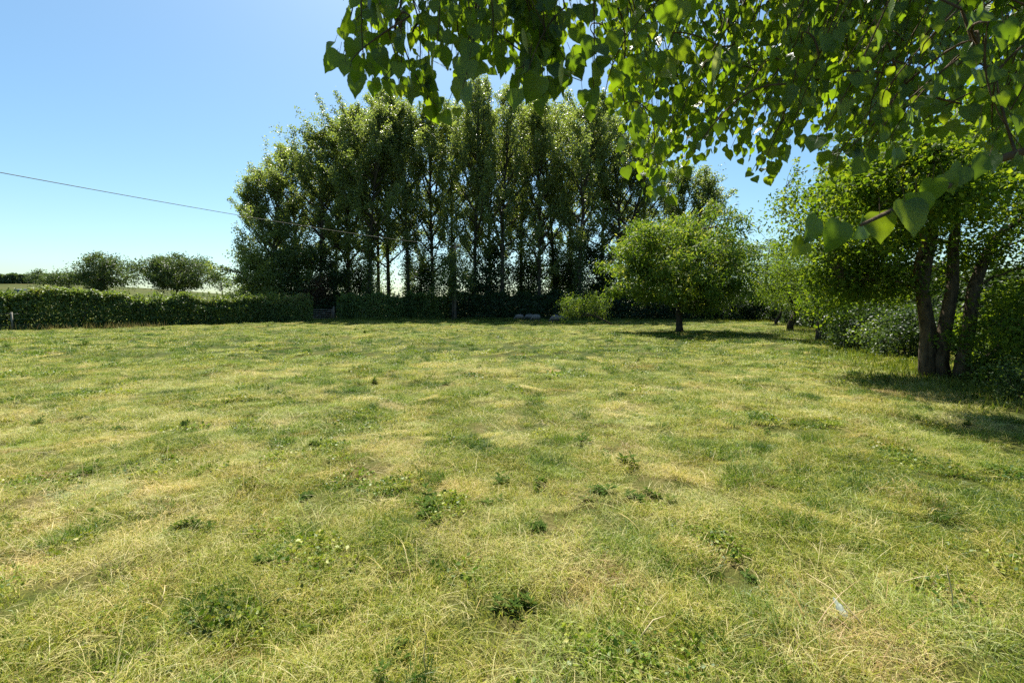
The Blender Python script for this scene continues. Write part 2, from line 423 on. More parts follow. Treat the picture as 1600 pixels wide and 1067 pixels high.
def build_grass():
    rng = np.random.default_rng(11)
    near = bpy.data.collections.new('grass_tufts')
    def proto(i, parts):
        o = bpy.data.objects.new('grass_tuft.%03d' % i, patch_mesh('grass_tuft', parts)); near.objects.link(o)
    i = 0
    # 0-4 green short turf, 5-9 matted straw, 10-12 upright green tussock, 13-14 sparse long straw, 15-18 broad far patches
    for k in range(5):
        proto(i, [blades(rng, 330, 0.21, 0.025, 0.09, 0.0034, 0.55, 0.32, 0.20), blades(rng, 90, 0.22, 0.05, 0.18, 0.0022, 0.85, 0.75, 0.15)]); i += 1
    for k in range(5):
        proto(i, [blades(rng, 200, 0.21, 0.025, 0.08, 0.0034, 0.6, 0.40, 0.20), blades(rng, 190, 0.23, 0.05, 0.20, 0.0022, 0.9, 0.76, 0.16)]); i += 1
    for k in range(3):
        proto(i, [blades(rng, 230, 0.12, 0.05, 0.14, 0.0042, 0.35, 0.10, 0.12), blades(rng, 40, 0.16, 0.08, 0.2, 0.0025, 0.6, 0.7, 0.15)]); i += 1
    for k in range(2):
        proto(i, [blades(rng, 26, 0.25, 0.16, 0.42, 0.003, 0.62, 0.85, 0.10, 4)]); i += 1
    for k in range(4):
        proto(i, [blades(rng, 520, 0.55, 0.03, 0.11, 0.009, 0.5, 0.38, 0.20, 2), blades(rng, 150, 0.55, 0.05, 0.16, 0.006, 0.8, 0.78, 0.15, 2)]); i += 1
    for k in range(4):                               # low broad-leaved herbs, clover-like
        n = 150; r_ = 0.17 * np.sqrt(rng.random(n)); th = rng.random(n) * 6.283
        P = np.stack([r_ * np.cos(th), r_ * np.sin(th), rng.uniform(0.01, 0.075, n) * (1.1 - r_ / 0.2)], 1)
        D, N = leaf_dirs(rng, n, 0.1, 1.2); L = rng.uniform(0.014, 0.032, n)
        v, f, sz = leaf_quads(P, D, N, L, L * 0.8, 0.1)
        o = bpy.data.objects.new('grass_tuft.%03d' % i, mesh_from('grass_tuft', v, f, sz, (M_GRASS,), attrs={'tint': np.repeat(np.clip(rng.normal(0.22, 0.14, n), 0, .5), 4)})); near.objects.link(o); i += 1
    pts, rot, scl, idx, dry, hue = [], [], [], [], [], []
    def scatter(n, y0, y1, kinds, s0, s1, p=2.0, margin=1.25):
        y = (y0 ** p + rng.random(n) * (y1 ** p - y0 ** p)) ** (1 / p)
        x = (rng.random(n) * 2 - 1) * y * 1.125 * margin + (rng.random(n) * 2 - 1) * 0.6
        d = dryness(x, y)
        k = kinds(x, y, d)
        thin = fbm(x * 3.1 + 40, y * 3.1, 91, 2)
        keep = (k >= 0) & (rng.random(n) < np.clip((thin - 0.22) / 0.22, 0.28, 1))
        x, y, d, k = x[keep], y[keep], d[keep], k[keep]; m = len(x)
        pts.append(np.stack([x, y, ground_h(x, y)], 1))
        rot.append(np.stack([rng.normal(0, 0.10, m), rng.normal(0, 0.10, m), rng.random(m) * 6.283], 1))
        scl.append(s0 + (s1 - s0) * rng.random(m)); hue.append(np.clip(0.57 + 0.60 * (fbm(x * 2.3 + 11, y * 2.6, 61, 3) - 0.5) + rng.normal(0, 0.16, m) - 0.25 * (k >= 10) * (k <= 12), 0, 1))
        idx.append(k); dry.append(np.clip(d + rng.normal(0, 0.14, m), 0, 1))
    def turf(x, y, d):
        r = rng.random(len(x))
        return np.where(r < np.clip(d * 1.25 - 0.1, 0.06, 0.94), 5 + rng.integers(0, 5, len(x)), rng.integers(0, 5, len(x)))
    def tuss(x, y, d):
        c = fbm(x * 3.0 + 7, y * 3.3, 77, 2)
        return np.where((c > 0.60) & (d < 0.62), 10 + rng.integers(0, 3, len(x)), -1)
    def longs(x, y, d): return np.where(d > 0.35, 13 + rng.integers(0, 2, len(x)), -1)
    def far(x, y, d): return 15 + rng.integers(0, 4, len(x))
    scatter(2300, 1.3, 5.5, turf, 0.7, 1.15)
    scatter(4600, 5.5, 13.0, turf, 1.0, 1.5)
    scatter(1700, 1.4, 8.0, tuss, 0.5, 1.2)
    scatter(4500, 8.0, 20.0, tuss, 0.7, 1.5)
    scatter(5500, 20.0, 44.0, tuss, 0.9, 1.8)
    scatter(330, 1.4, 9.0, longs, 0.6, 1.2)
    def herb(x, y, d):
        c = fbm(x * 1.5 + 17, y * 1.5, 83, 2)
        return np.where((c > 0.56) & (d < 0.55), 19 + rng.integers(0, 4, len(x)), -1)
    scatter(1500, 1.4, 8.0, herb, 0.7, 1.3)
    scatter(2500, 8.0, 25.0, herb, 1.2, 2.2)
    scatter(7000, 11.0, 48.0, far, 0.7, 1.3)
    P = np.concatenate(pts); n = len(P)
    m = bpy.data.meshes.new('grass'); m.vertices.add(n); m.vertices.foreach_set('co', P.astype(np.float32).ravel())
    a = m.attributes.new('rot', 'FLOAT_VECTOR', 'POINT'); a.data.foreach_set('vector', np.concatenate(rot).astype(np.float32).ravel())
    a = m.attributes.new('scl', 'FLOAT', 'POINT'); a.data.foreach_set('value', np.concatenate(scl).astype(np.float32))
    a = m.attributes.new('idx', 'INT', 'POINT'); a.data.foreach_set('value', np.concatenate(idx).astype(np.int32))
    a = m.attributes.new('dry', 'FLOAT', 'POINT'); a.data.foreach_set('value', np.concatenate(dry).astype(np.float32))
    a = m.attributes.new('hue', 'FLOAT', 'POINT'); a.data.foreach_set('value', np.concatenate(hue).astype(np.float32))
    o = tag(link('grass', m), 'short yellow green grass mixed with matted straw', None, None, 'stuff')
    ng = bpy.data.node_groups.new('scatter_grass', 'GeometryNodeTree')
    ng.interface.new_socket('Geometry', in_out='INPUT', socket_type='NodeSocketGeometry')
    ng.interface.new_socket('Geometry', in_out='OUTPUT', socket_type='NodeSocketGeometry')
    gi, go = ng.nodes.new('NodeGroupInput'), ng.nodes.new('NodeGroupOutput')
    ip = ng.nodes.new('GeometryNodeInstanceOnPoints'); ci = ng.nodes.new('GeometryNodeCollectionInfo')
    ci.inputs['Collection'].default_value = near
    ci.inputs['Separate Children'].default_value = True; ci.inputs['Reset Children'].default_value = True
    def na(name, typ):
        q = ng.nodes.new('GeometryNodeInputNamedAttribute'); q.data_type = typ; q.inputs['Name'].default_value = name
        return [s for s in q.outputs if s.enabled and s.name == 'Attribute'][0]
    L = ng.links.new
    e2r = ng.nodes.new('FunctionNodeEulerToRotation')
    L(na('rot', 'FLOAT_VECTOR'), e2r.inputs[0]); L(e2r.outputs[0], ip.inputs['Rotation'])
    L(na('scl', 'FLOAT'), ip.inputs['Scale']); L(na('idx', 'INT'), ip.inputs['Instance Index'])
    ip.inputs['Pick Instance'].default_value = True
    L(gi.outputs[0], ip.inputs['Points']); L(ci.outputs[0], ip.inputs['Instance']); L(ip.outputs[0], go.inputs[0])
    o.modifiers.new('scatter', 'NODES').node_group = ng
build_grass()

# ------------------------------------------------------------------ trees and shrubs
def bezier(a, c, b, n):
    t = np.linspace(0, 1, n)[:, None]
    return a * (1 - t) ** 2 + 2 * c * t * (1 - t) + b * t ** 2

def wander(rng, start, d, length, n, bend, wob):
    p = np.array(start, float); d = np.array(d, float); out = [p.copy()]
    for k in range(n):
        d = d + np.array(bend) / n + rng.normal(0, wob, 3)
        d = d / np.linalg.norm(d)
        p = p + d * length / n; out.append(p.copy())
    return np.array(out)

def poplar_parts(seed, H, cb, W, n_leaf, mat, ivy=0, fork=False, leaf=0.18, low=False):
    rng = np.random.default_rng(seed)
    wood = Wood(); twigs = []
    r0 = 0.018 * H * 0.55
    tops = [(wander(rng, (0, 0, -0.2), (0, 0, 1), H * 0.97, 16, (rng.normal(0, .05), rng.normal(0, .05), 0), 0.012), r0)]
    if fork:
        base = tops[0][0]
        lean = rng.choice([-1, 1])
        tops.append((wander(rng, base[5], (0.30 * lean, 0.1, 1), H * 0.58, 10, (-0.16 * lean, 0, 0.2), 0.02), r0 * 0.62))
    for pts, r in tops: wood.tube(pts, np.linspace(r, 0.03, len(pts)) * np.r_[1.35, np.ones(len(pts) - 1)], 8)
    for ti, (pts, r) in enumerate(tops):
        nl = 44 if ti == 0 else 20
        for k in range(nl):
            f = cb + (0.985 - cb) * ((k + rng.random() * 0.8) / nl) ** 0.9
            if ti: f = 0.25 + 0.73 * (k + rng.random()) / nl
            q = f * (len(pts) - 1); i = int(q); p = pts[i] + (pts[min(i + 1, len(pts) - 1)] - pts[i]) * (q - i)
            az = k * 2.4 + rng.normal(0, .5)
            g = (f - cb) / (1 - cb) if not ti else 0.35 + 0.6 * f
            prof = min(1, 0.55 + g * 2.0) * (1 - 0.80 * max(0, (g - 0.40) / 0.60) ** 2.0)
            ln = W * prof * rng.uniform(0.75, 1.3) * 1.45
            el = rad(34 + 30 * g + rng.normal(0, 7))
            if low and g < 0.35: el = rad(rng.uniform(0, 35)); ln *= 1.0
            d = (math.cos(az) * math.cos(el), math.sin(az) * math.cos(el), math.sin(el))
            lp = wander(rng, p, d, ln, 6, (0, 0, 0.35), 0.07)
            wood.tube(lp, np.linspace(max(0.02, 0.021 * ln * (1.3 - f * .5)), 0.008, 7), 4, cap=False)
            twigs.append((lp[3:], 0.6))
            for s in range(6):
                a = rng.uniform(0.25, 1.0) * 6; j = int(min(a, 5)); sp = lp[j] + (lp[j + 1] - lp[j]) * (a - j)
                sd = norm(lp[j + 1] - lp[j]) + rng.normal(0, 0.55, 3) + np.array([0, 0, 0.25])
                twigs.append((wander(rng, sp, norm(sd), ln * rng.uniform(0.25, 0.5), 3, (0, 0, 0.1), 0.08), 1.0))
    wts = np.array([w * np.linalg.norm(t[-1] - t[0]) for t, w in twigs]) * rng.uniform(0.1, 1.9, len(twigs))
    cnt = (wts / wts.sum() * n_leaf).astype(int)
    P = []
    for (t, w), c in zip(twigs, cnt):
        if c < 1: continue
        a = rng.random(c) ** 0.8 * (len(t) - 1); j = np.minimum(a.astype(int), len(t) - 2); fr = (a - j)[:, None]
        P.append(t[j] + (t[j + 1] - t[j]) * fr + rng.normal(0, 0.19, (c, 3)))
    if ivy:
        z = rng.uniform(0.5, H * 0.42, ivy); th = rng.random(ivy) * 6.283; rr = r0 + np.abs(rng.normal(0.12, 0.28, ivy)) * (1.2 - z / (H * .42) * 0.7)
        q = z / (H * 0.97) * 16; j = q.astype(int)
        P.append(tops[0][0][j] + np.stack([rr * np.cos(th), rr * np.sin(th), (q - j) * H * 0.97 / 16], 1))
    P = np.concatenate(P); n = len(P)
    D, N = leaf_dirs(rng, n, 0.7, 0.25)
    tint = np.clip(rng.normal(0.56, 0.24, n), 0, 1)
    if ivy: tint[-ivy:] *= 0.25
    L = leaf * rng.uniform(0.7, 1.25, n)
    return wood.mesh('trunk', M_BARK, True), leaf_mesh('crown', P, D, N, L, L * 0.85, tint, mat)

def clump_tree(seed, trunks, clumps, sig, n_per, leaf, aspect, mats, droop=0.5, up=0.5, n_limb=12, tint=(0.45, 0.22), limb_r=0.05, sig_z=0.75, tip_tint=0.0, names=('trunk', 'crown'), sub=True):
    """trunks: list of (points, radii); clumps: leaf-cluster centres that limbs and branches reach for"""
    rng = np.random.default_rng(seed)
    wood = Wood(); tp = []
    for pts, r in trunks:
        wood.tube(pts, r, 9); tp.append(np.asarray(pts, float)[max(1, len(pts) // 3):])
    tp = np.concatenate(tp)
    C = np.asarray(clumps, float); n = len(C)
    pick = rng.permutation(n)[:n_limb]
    nodes = [tp]
    for i in pick:
        c = C[i]; d = np.linalg.norm(tp - c, axis=1) + 1.2 * np.maximum(0, tp[:, 2] - c[2] + 0.2) + rng.random(len(tp)) * 0.4
        a = tp[int(np.argmin(d))]; ln = np.linalg.norm(c - a)
        ctl = (a + c) / 2 + np.array([0, 0, 0.18 * ln]) + rng.normal(0, 0.06 * ln, 3)
        b = bezier(a, ctl, c, 8); b[1:-1] += rng.normal(0, 0.02 * ln, (6, 3))
        wood.tube(b, np.linspace(limb_r * (0.5 + 0.25 * ln / 2), limb_r * 0.15, 8), 5, cap=False)
        nodes.append(b[2:])
    nodes = np.concatenate(nodes)
    if sub:
        for i in range(n):
            c = C[i]; d = np.linalg.norm(nodes - c, axis=1); a = nodes[int(np.argmin(d))]; ln = d.min()
            if ln < 0.08: continue
            ctl = (a + c) / 2 + np.array([0, 0, 0.15 * ln]) + rng.normal(0, 0.08 * ln, 3)
            wood.tube(bezier(a, ctl, c, 4), np.linspace(limb_r * 0.28, limb_r * 0.08, 4), 3, cap=False)
    cnt = np.maximum(3, (n_per * rng.uniform(0.45, 1.5, n)).astype(int))
    own = np.repeat(np.arange(n), cnt); m = len(own)
    s = sig * rng.uniform(0.7, 1.3, n)[own]
    off = rng.normal(0, 1, (m, 3)) * s[:, None]; off[:, 2] *= sig_z
    P = C[own] + off
    D, N = leaf_dirs(rng, m, droop, up)
    tn = np.clip(rng.normal(tint[0], tint[1], m) + rng.normal(0, 0.12, n)[own], 0, 1)
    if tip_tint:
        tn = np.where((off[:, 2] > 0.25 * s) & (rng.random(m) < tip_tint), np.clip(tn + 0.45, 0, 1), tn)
    L = leaf * rng.uniform(0.65, 1.3, m)
    return wood.mesh(names[0], mats[1], True), leaf_mesh(names[1], P, D, N, L, L * aspect, tn, mats[0])

def shell_clumps(rng, n, centre, radii, inner=0.55, lumps=0.18, zmin=None, flat_bottom=None):
    d = norm(rng.normal(0, 1, (n, 3)))
    r = inner + (1 - inner) * rng.random(n) ** 0.6
    az = np.arctan2(d[:, 1], d[:, 0])
    r *= 1 + lumps * np.sin(az * 3 + d[:, 2] * 4 + rng.random() * 6) + rng.normal(0, lumps * 0.4, n)
    p = np.array(centre) + d * np.array(radii) * r[:, None]
    if zmin is not None: p = p[p[:, 2] > zmin]
    return p

def plant(name, parts, label, cat, loc, rotz=0.0, group=None, scale=(1, 1, 1), names=('trunk', 'crown')):
    t = thing(name, label, cat, loc, rotz, group, scale)
    a = link(names[0], parts[0], t); link(names[1], parts[1], t)
    if names[0] == 'stems': a['kind'] = 'stuff'
    return t

# --- the poplar wood behind the pasture
PG = 'poplars in the tall wood behind the pasture'
pop_specs = [  # seed, H, crown base, half width, leaves, ivy, fork, low
    (1, 24.0, 0.22, 3.8, 27000, 900, False, False), (2, 24.0, 0.28, 3.6, 25000, 3000, False, False), (3, 24.0, 0.26, 3.7, 26000, 600, True, False),
    (4, 24.0, 0.18, 4.1, 30000, 500, False, False), (5, 24.0, 0.30, 3.6, 25000, 2000, False, False), (6, 20.0, 0.04, 3.8, 36000, 0, True, True)]
pop_mesh = [poplar_parts(s, H, cb, W, n, M_POPLAR, ivy, fk, low=lw) for s, H, cb, W, n, ivy, fk, lw in pop_specs]
poplars = [  # trunk column, distance, row of the top, variant, turn, width factor, label
    (428, 49.0, 268, 5, 0.3, 1.0, 'leafy poplar at the open edge of the wood behind the hedge, branches low'),
    (462, 54.0, 232, 3, 1.1, 1.1, 'poplar second from the wood edge next to the far hedge end'),
    (500, 50.0, 203, 0, 2.0, 1.1, 'stepped lower poplar standing right behind the field gate'),
    (545, 52.0, 170, 3, 3.2, 1.05, 'full poplar just past the gate where the wood reaches full height'),
    (576, 49.0, 172, 1, 0.7, 1.0, 'poplar with trunk thickly wrapped in dark ivy beyond the gate'),
    (608, 54.0, 152, 0, 4.1, 1.0, 'poplar whose crown meets the end of the overhead cable'),
    (638, 50.0, 150, 4, 5.2, 1.0, 'bare stemmed poplar directly left of the short utility pole'),
    (676, 52.0, 166, 3, 1.9, 1.0, 'broad poplar towering behind the utility pole'),
    (705, 57.0, 160, 1, 2.9, 1.0, 'poplar farther back seen over the top of the utility pole'),
    (741, 50.0, 124, 0, 0.1, 0.9, 'tallest poplar of the wood with a thin pointed top'),
    (784, 49.0, 146, 2, 0.0, 1.0, 'forked poplar with two bare stems dividing against the sky'),
    (814, 56.0, 158, 4, 3.7, 1.0, 'poplar farther back between the forked one and the sheep'),
    (842, 50.0, 150, 3, 5.9, 0.95, 'poplar rising straight behind the flock of sheep'),
    (868, 55.0, 176, 1, 4.4, 1.0, 'lower slim poplar behind the leftmost branch of the leaning bush'),
    (905, 47.5, 150, 4, 2.2, 1.05, 'straight dark trunked poplar directly behind the leaning bush'),
    (940, 54.0, 168, 0, 1.3, 1.0, 'poplar between the leaning bush and the round chestnut like tree'),
    (970, 50.0, 182, 2, 3.0, 1.0, 'forked poplar partly behind the round yellow green tree'),
    (524, 58.0, 192, 4, 3.3, 1.0, 'poplar farther back filling the gap above the gate'),
    (592, 59.0, 163, 0, 5.0, 1.0, 'poplar at the rear of the wood behind the cable end'),
    (765, 59.0, 160, 3, 0.6, 1.0, 'poplar at the rear between the tallest and the forked one'),
    (890, 59.0, 168, 1, 2.7, 1.0, 'poplar at the rear left of the straight dark trunk'),
    (1012, 53.0, 205, 3, 0.9, 1.0, 'poplar mostly screened by the hanging lime leaves'),
    (1072, 55.0, 268, 5, 2.6, 1.15, 'lower spreading poplar ending the wood above the round tree'),
]
for px, d, ytop, v, rz, wf, lab in poplars:
    x = (px - CX) / F_PX * d
    H = (HY - ytop) / F_PX * d + CAM_Z
    k = H / pop_specs[v][1]
    plant('poplar_tree', pop_mesh[v], lab, 'tree', (x, d, gz(x, d)), rz, PG, (wf * (0.6 + 0.4 * k), wf * (0.6 + 0.4 * k), k))

# --- understorey of the wood
def understorey(seed, h, w, n, leaf=0.15):
    rng = np.random.default_rng(seed)
    tr = wander(rng, (0, 0, -0.1), (0.05, 0, 1), h * 0.8, 8, (0, 0, 0.1), 0.04)
    cl = shell_clumps(rng, n, (0, 0, h * 0.5), (w, w, h * 0.5), 0.2, 0.25, 0.3)
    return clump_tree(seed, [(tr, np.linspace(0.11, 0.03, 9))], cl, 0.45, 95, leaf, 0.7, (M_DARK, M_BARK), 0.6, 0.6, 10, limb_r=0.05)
und = [understorey(70 + i, 7.0, 2.2, 105, 0.18) for i in range(3)]
UG = 'dark undergrowth trees between the poplar trunks'
for px, d, h, v, rz, lab in [
    (520, 50, 6.5, 0, 0, 'dark bushy tree filling the wood just right of the gate'),
    (560, 56, 7.5, 1, 1, 'dark small tree at the back of the wood by the ivy trunk'),
    (660, 53, 8.0, 0, 3, 'dense dark small tree behind the utility pole'),
    (762, 51, 8.8, 2, 5, 'dark flat topped small tree under the forked poplar'),
    (825, 55, 8.5, 0, 0.5, 'dark small tree behind the grazing sheep'),
    (880, 56, 9.0, 1, 1.5, 'dark small tree at the back behind the leaning bush'),
    (935, 52, 9.0, 2, 2.5, 'dark small tree beside the straight dark trunk'),
    (1120, 48, 6.0, 1, 4.5, 'dark small tree behind the round tree towards the pine')]:
    x = (px - CX) / F_PX * d
    k = h / 7.0
    plant('undergrowth_tree', und[v], lab, 'tree', (x, d, gz(x, d)), rz, UG, (k, k, k))

rng = np.random.default_rng(75)
veil = clump_tree(75, [(wander(rng, (0, 0, -0.1), (0.05, 0, 1), 6.5, 8, (0, 0, 0), 0.04), np.linspace(0.07, 0.02, 9))],
                  shell_clumps(rng, 95, (0, 0, 4.6), (2.0, 1.3, 3.2), 0.25, 0.25, 1.3), 0.4, 60, 0.17, 0.7, (M_POPLAR, M_BARK), 0.7, 0.4, 12, limb_r=0.04, tint=(0.25, 0.2))
x, y = (707 - CX) / F_PX * 44.3, 44.3
plant('young_tree', veil, 'slender young tree standing in front of the utility pole', 'tree', (x, y, gz(x, y)), 0.3)
edge = [clump_tree(76 + i, [(wander(rng, (0, 0, -0.1), (0.02, 0, 1), 6.0, 8, (0, 0, 0), 0.05), np.linspace(0.10, 0.03, 9))],
                   shell_clumps(rng, 120, (0, 0, 3.6), (2.1, 1.7, 3.4), 0.3, 0.22, 0.5), 0.36, 95, 0.17, 0.75, (M_POPLAR, M_BARK), 0.6, 0.4, 14, limb_r=0.05, tint=(0.35, 0.22)) for i in range(2)]
for px, d, h, v, rz, lab in [(402, 49.5, 8.6, 0, 0.2, 'bushy young tree at the outermost edge of the wood down to the hedge top'),
                             (437, 47.5, 7.6, 1, 1.2, 'leafy young tree rising behind the end of the long hedge'),
                             (470, 49.0, 9.0, 0, 2.6, 'taller leafy young tree just left of the reddish shrub')]:
    x = (px - CX) / F_PX * d; k = h / 7.0
    plant('young_tree', edge[v], lab, 'tree', (x, d, gz(x, d)), rz, 'leafy young trees at the edge of the wood', (k, k, k))
# copper-brown shrub by the gate
rng = np.random.default_rng(5)
parts = clump_tree(5, [(wander(rng, (0, 0, -0.1), (0, 0, 1), 3.0, 6, (0, 0, 0), 0.05), np.linspace(0.08, 0.03, 7))],
                   shell_clumps(rng, 45, (0, 0, 2.9), (1.35, 1.2, 1.7), 0.3, 0.2, 0.4), 0.32, 60, 0.11, 0.7, (M_COPPER, M_BARK), 0.5, 0.4, 8)
x, y = (497 - CX) / F_PX * 47.5, 47.5
plant('copper_shrub', parts, 'reddish brown leaved shrub rising behind the field gate', 'shrub', (x, y, gz(x, y)))

# --- hedges
def hedge_parts(seed, path, height, width, n_leaf, leaf, mat, shoots=60, bright=0.0, core=0.35, base_gap=0.0):
    rng = np.random.default_rng(seed)
    path = np.asarray(path, float)
    seg = np.linalg.norm(np.diff(path, axis=0), axis=1); cum = np.r_[0, np.cumsum(seg)]; tot = cum[-1]
    def along(s):
        i = np.clip(np.searchsorted(cum, s) - 1, 0, len(seg) - 1); f = ((s - cum[i]) / seg[i])[:, None]
        p = path[i] * (1 - f) + path[i + 1] * f
        t = (path[i + 1] - path[i]) / seg[i][:, None]
        return p, np.stack([-t[:, 1], t[:, 0]], 1)
    s = rng.random(n_leaf) * tot
    p, nr = along(s)
    hh = height * (1 + 0.26 * (fbm(s * 0.8, s * 0 + seed, seed, 3) - 0.5) * 2)
    ww = width * (1 + 0.30 * (fbm(s * 0.7, s * 0 + seed + 5, seed + 3, 3) - 0.5) * 2)
    endf = np.minimum(1, 0.55 + np.minimum(s, tot - s) / 0.9)
    # position round the section: two sides and a domed top
    u = rng.random(n_leaf) * (2 * height + width)
    side = np.where(u < height, -1.0, np.where(u < 2 * height, 1.0, 0.0))
    z = np.where(side != 0, (u % height) / height, 1.0)
    lat = np.where(side != 0, side, (rng.random(n_leaf) * 2 - 1))
    round_ = np.where(side != 0, 1 - 0.35 * np.maximum(0, z - 0.6) / 0.4 - 0.12 * (1 - z), 1)
    lat = lat * np.where(side == 0, 0.72, round_)
    depth = rng.exponential(0.11, n_leaf); inner = rng.random(n_leaf) < core
    depth = np.where(inner, rng.random(n_leaf) * 0.55, depth)
    bump = 0.40 * (fbm(s * 2.0, z * 4 * height + lat, seed + 9, 2) - 0.5)
    off = lat * (ww / 2) * endf
    off = np.where(side != 0, off - side * (depth - bump), off)
    zz = np.where(side == 0, hh * (1 - 0.05 * lat ** 2 * 2) - depth + bump, z * hh * np.where(z > .9, 0.97, 1))
    zz = np.maximum(zz, base_gap + 0.05)
    xy = p + nr * off[:, None]
    P = np.stack([xy[:, 0], xy[:, 1], zz + ground_h(xy[:, 0], xy[:, 1])], 1) + rng.normal(0, 0.05, (n_leaf, 3))
    D, N = leaf_dirs(rng, n_leaf, 0.3, 0.5)
    N = norm(N + 0.8 * np.stack([nr[:, 0] * side, nr[:, 1] * side, (side == 0) * 1.0], 1))
    D = norm(D - N * (D * N).sum(1, keepdims=True))
    tint = np.clip(rng.normal(0.42, 0.2, n_leaf) + bright * (z > 0.85), 0, 1)  # bright paints sunlight into the leaf colour along the hedge top
    L = leaf * rng.uniform(0.6, 1.3, n_leaf)
    wood = Wood(); eP, eD = [], []
    for k in range(shoots):                           # young shoots standing out of the top
        q, nn = along(np.array([rng.random() * tot])); o = nn[0] * rng.uniform(-0.4, 0.4) * width
        x, y = q[0] + o; z0 = gz(x, y) + height * 0.92
        h = rng.uniform(0.15, 0.6)
        sp = wander(rng, (x, y, z0 - 0.3), (rng.normal(0, .2), rng.normal(0, .2), 1), h + 0.3, 4, (0, 0, 0), 0.08)
        wood.tube(sp, np.linspace(0.012, 0.004, 5), 3, cap=False)
        m = int(14 + 30 * h); a = (0.35 + 0.65 * rng.random(m)) * 4; j = np.minimum(a.astype(int), 3)
        eP.append(sp[j] + (sp[j + 1] - sp[j]) * (a - j)[:, None] + rng.normal(0, 0.03, (m, 3)))
    for k in range(int(tot * 2.2)):                   # stems inside
        q, nn = along(np.array([rng.random() * tot])); o = nn[0] * rng.uniform(-0.3, 0.3) * width
        x, y = q[0] + o
        wood.tube(wander(rng, (x, y, gz(x, y) - 0.1), (rng.normal(0, .25), rng.normal(0, .25), 1), height * 0.9, 4, (0, 0, 0), 0.12), np.linspace(0.035, 0.008, 5), 4, cap=False)
    if eP:
        E = np.concatenate(eP); m = len(E); D2, N2 = leaf_dirs(rng, m, -0.3, 0.4)
        P = np.concatenate([P, E]); D = np.concatenate([D, D2]); N = np.concatenate([N, N2])
        tint = np.concatenate([tint, np.clip(rng.normal(0.68, 0.15, m), 0, 1)]); L = np.concatenate([L, leaf * rng.uniform(0.6, 1.1, m)])
    return wood.mesh('stems', M_BARK, True), leaf_mesh('foliage', P, D, N, L, L * 0.72, tint, mat)

def hedge(label, *a, **k):
    t = thing('hedge', label, 'hedge')
    w, f = hedge_parts(*a, **k)
    tag(link('stems', w, t), kind='stuff'); link('foliage', f, t)
    return t
hedge('long clipped green hedge with young shoots and sunlit tint on top behind the wire fence', 201, [(-46, 22.5), (-30.6, 27.8), (-18.4, 41.6)], 2.2, 1.7, 130000, 0.135, M_HEDGE, shoots=330, bright=0.34)
hedge('short shaded hedge right of the field gate under the poplars', 202, [(-17.2, 45.0), (-6.5, 46.5)], 2.5, 1.6, 42000, 0.15, M_HEDGE, shoots=50, bright=0.2)
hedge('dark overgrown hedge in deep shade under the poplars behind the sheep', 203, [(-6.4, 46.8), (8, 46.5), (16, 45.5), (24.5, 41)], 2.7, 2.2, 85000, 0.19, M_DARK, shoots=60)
hedge('tall field boundary hedge behind the orchard trees', 204, [(23.5, 38.5), (18.2, 24), (14.2, 12.5), (12.5, 5)], 2.9, 2.0, 110000, 0.14, M_DARK, shoots=60, bright=0.25)  # dark leaf colour stands in for the shade behind the orchard
hedge('distant dark hedgerow along the top of the hill field', 205, [(-185, 118), (-122, 131)], 2.6, 2.5, 26000, 0.5, M_FAR, shoots=0)

# --- the round yellow-green tree
rng = np.random.default_rng(31)
R = 3.75
cl = shell_clumps(rng, 190, (0, 0, 4.0), (R, R, 2.6), 0.45, 0.20, 1.25)
low = shell_clumps(rng, 26, (0, 0, 2.6), (R * 0.9, R * 0.9, 1.3), 0.7, 0.15, 1.1)
round_parts = clump_tree(32, [(wander(rng, (0, 0, -0.15), (0.02, 0, 1), 4.6, 9, (0, 0, 0), 0.035), np.linspace(0.20, 0.06, 10) * np.r_[1.35, np.ones(9)])],
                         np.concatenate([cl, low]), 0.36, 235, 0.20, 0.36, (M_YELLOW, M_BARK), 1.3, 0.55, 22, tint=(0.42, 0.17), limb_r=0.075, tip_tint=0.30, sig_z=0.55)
x, y = at(1062, 520, 25.0)[:2]
plant('round_tree', round_parts, 'round crowned yellow green tree standing alone on a short dark trunk', 'tree', (x, y, gz(x, y)), 0.4)

# --- leaning bush with a fallen bare branch
rng = np.random.default_rng(41)
c1 = shell_clumps(rng, 26, (-0.75, 0, 1.55), (0.95, 0.9, 0.85), 0.3, 0.15, 0.45)
c2 = shell_clumps(rng, 30, (1.1, 0.2, 1.55), (1.15, 0.9, 0.9), 0.3, 0.15, 0.5)
c3 = shell_clumps(rng, 8, (-0.9, -0.1, 0.75), (1.2, 0.6, 0.25), 0.2, 0.1, 0.4)
trunk_lean = np.array([(2.3, -0.6, -0.05), (1.6, -0.3, 0.35), (0.9, 0, 0.7), (0.1, 0.1, 0.85), (-0.7, 0.1, 1.0)])
bare = np.array([(1.0, 0, 0.68), (0.4, -0.3, 0.72), (-0.3, -0.4, 0.62), (-1.2, -0.4, 0.60)])
bush_parts = clump_tree(42, [(trunk_lean, [0.075, 0.065, 0.06, 0.05, 0.03]), (bare, [0.04, 0.035, 0.025, 0.01])], np.concatenate([c1, c2, c3]),
                        0.24, 75, 0.12, 0.5, (M_YELLOW, M_BARK_GREY), 0.6, 0.6, 10, tint=(0.45, 0.18), limb_r=0.035)
x, y = at(910, 512, 34.6)[:2]
plant('leaning_bush', bush_parts, 'leaning yellow green bush with a bare branch reaching down to the grass', 'bush', (x, y, gz(x, y)), 0.0, None, (1, 1, 1))

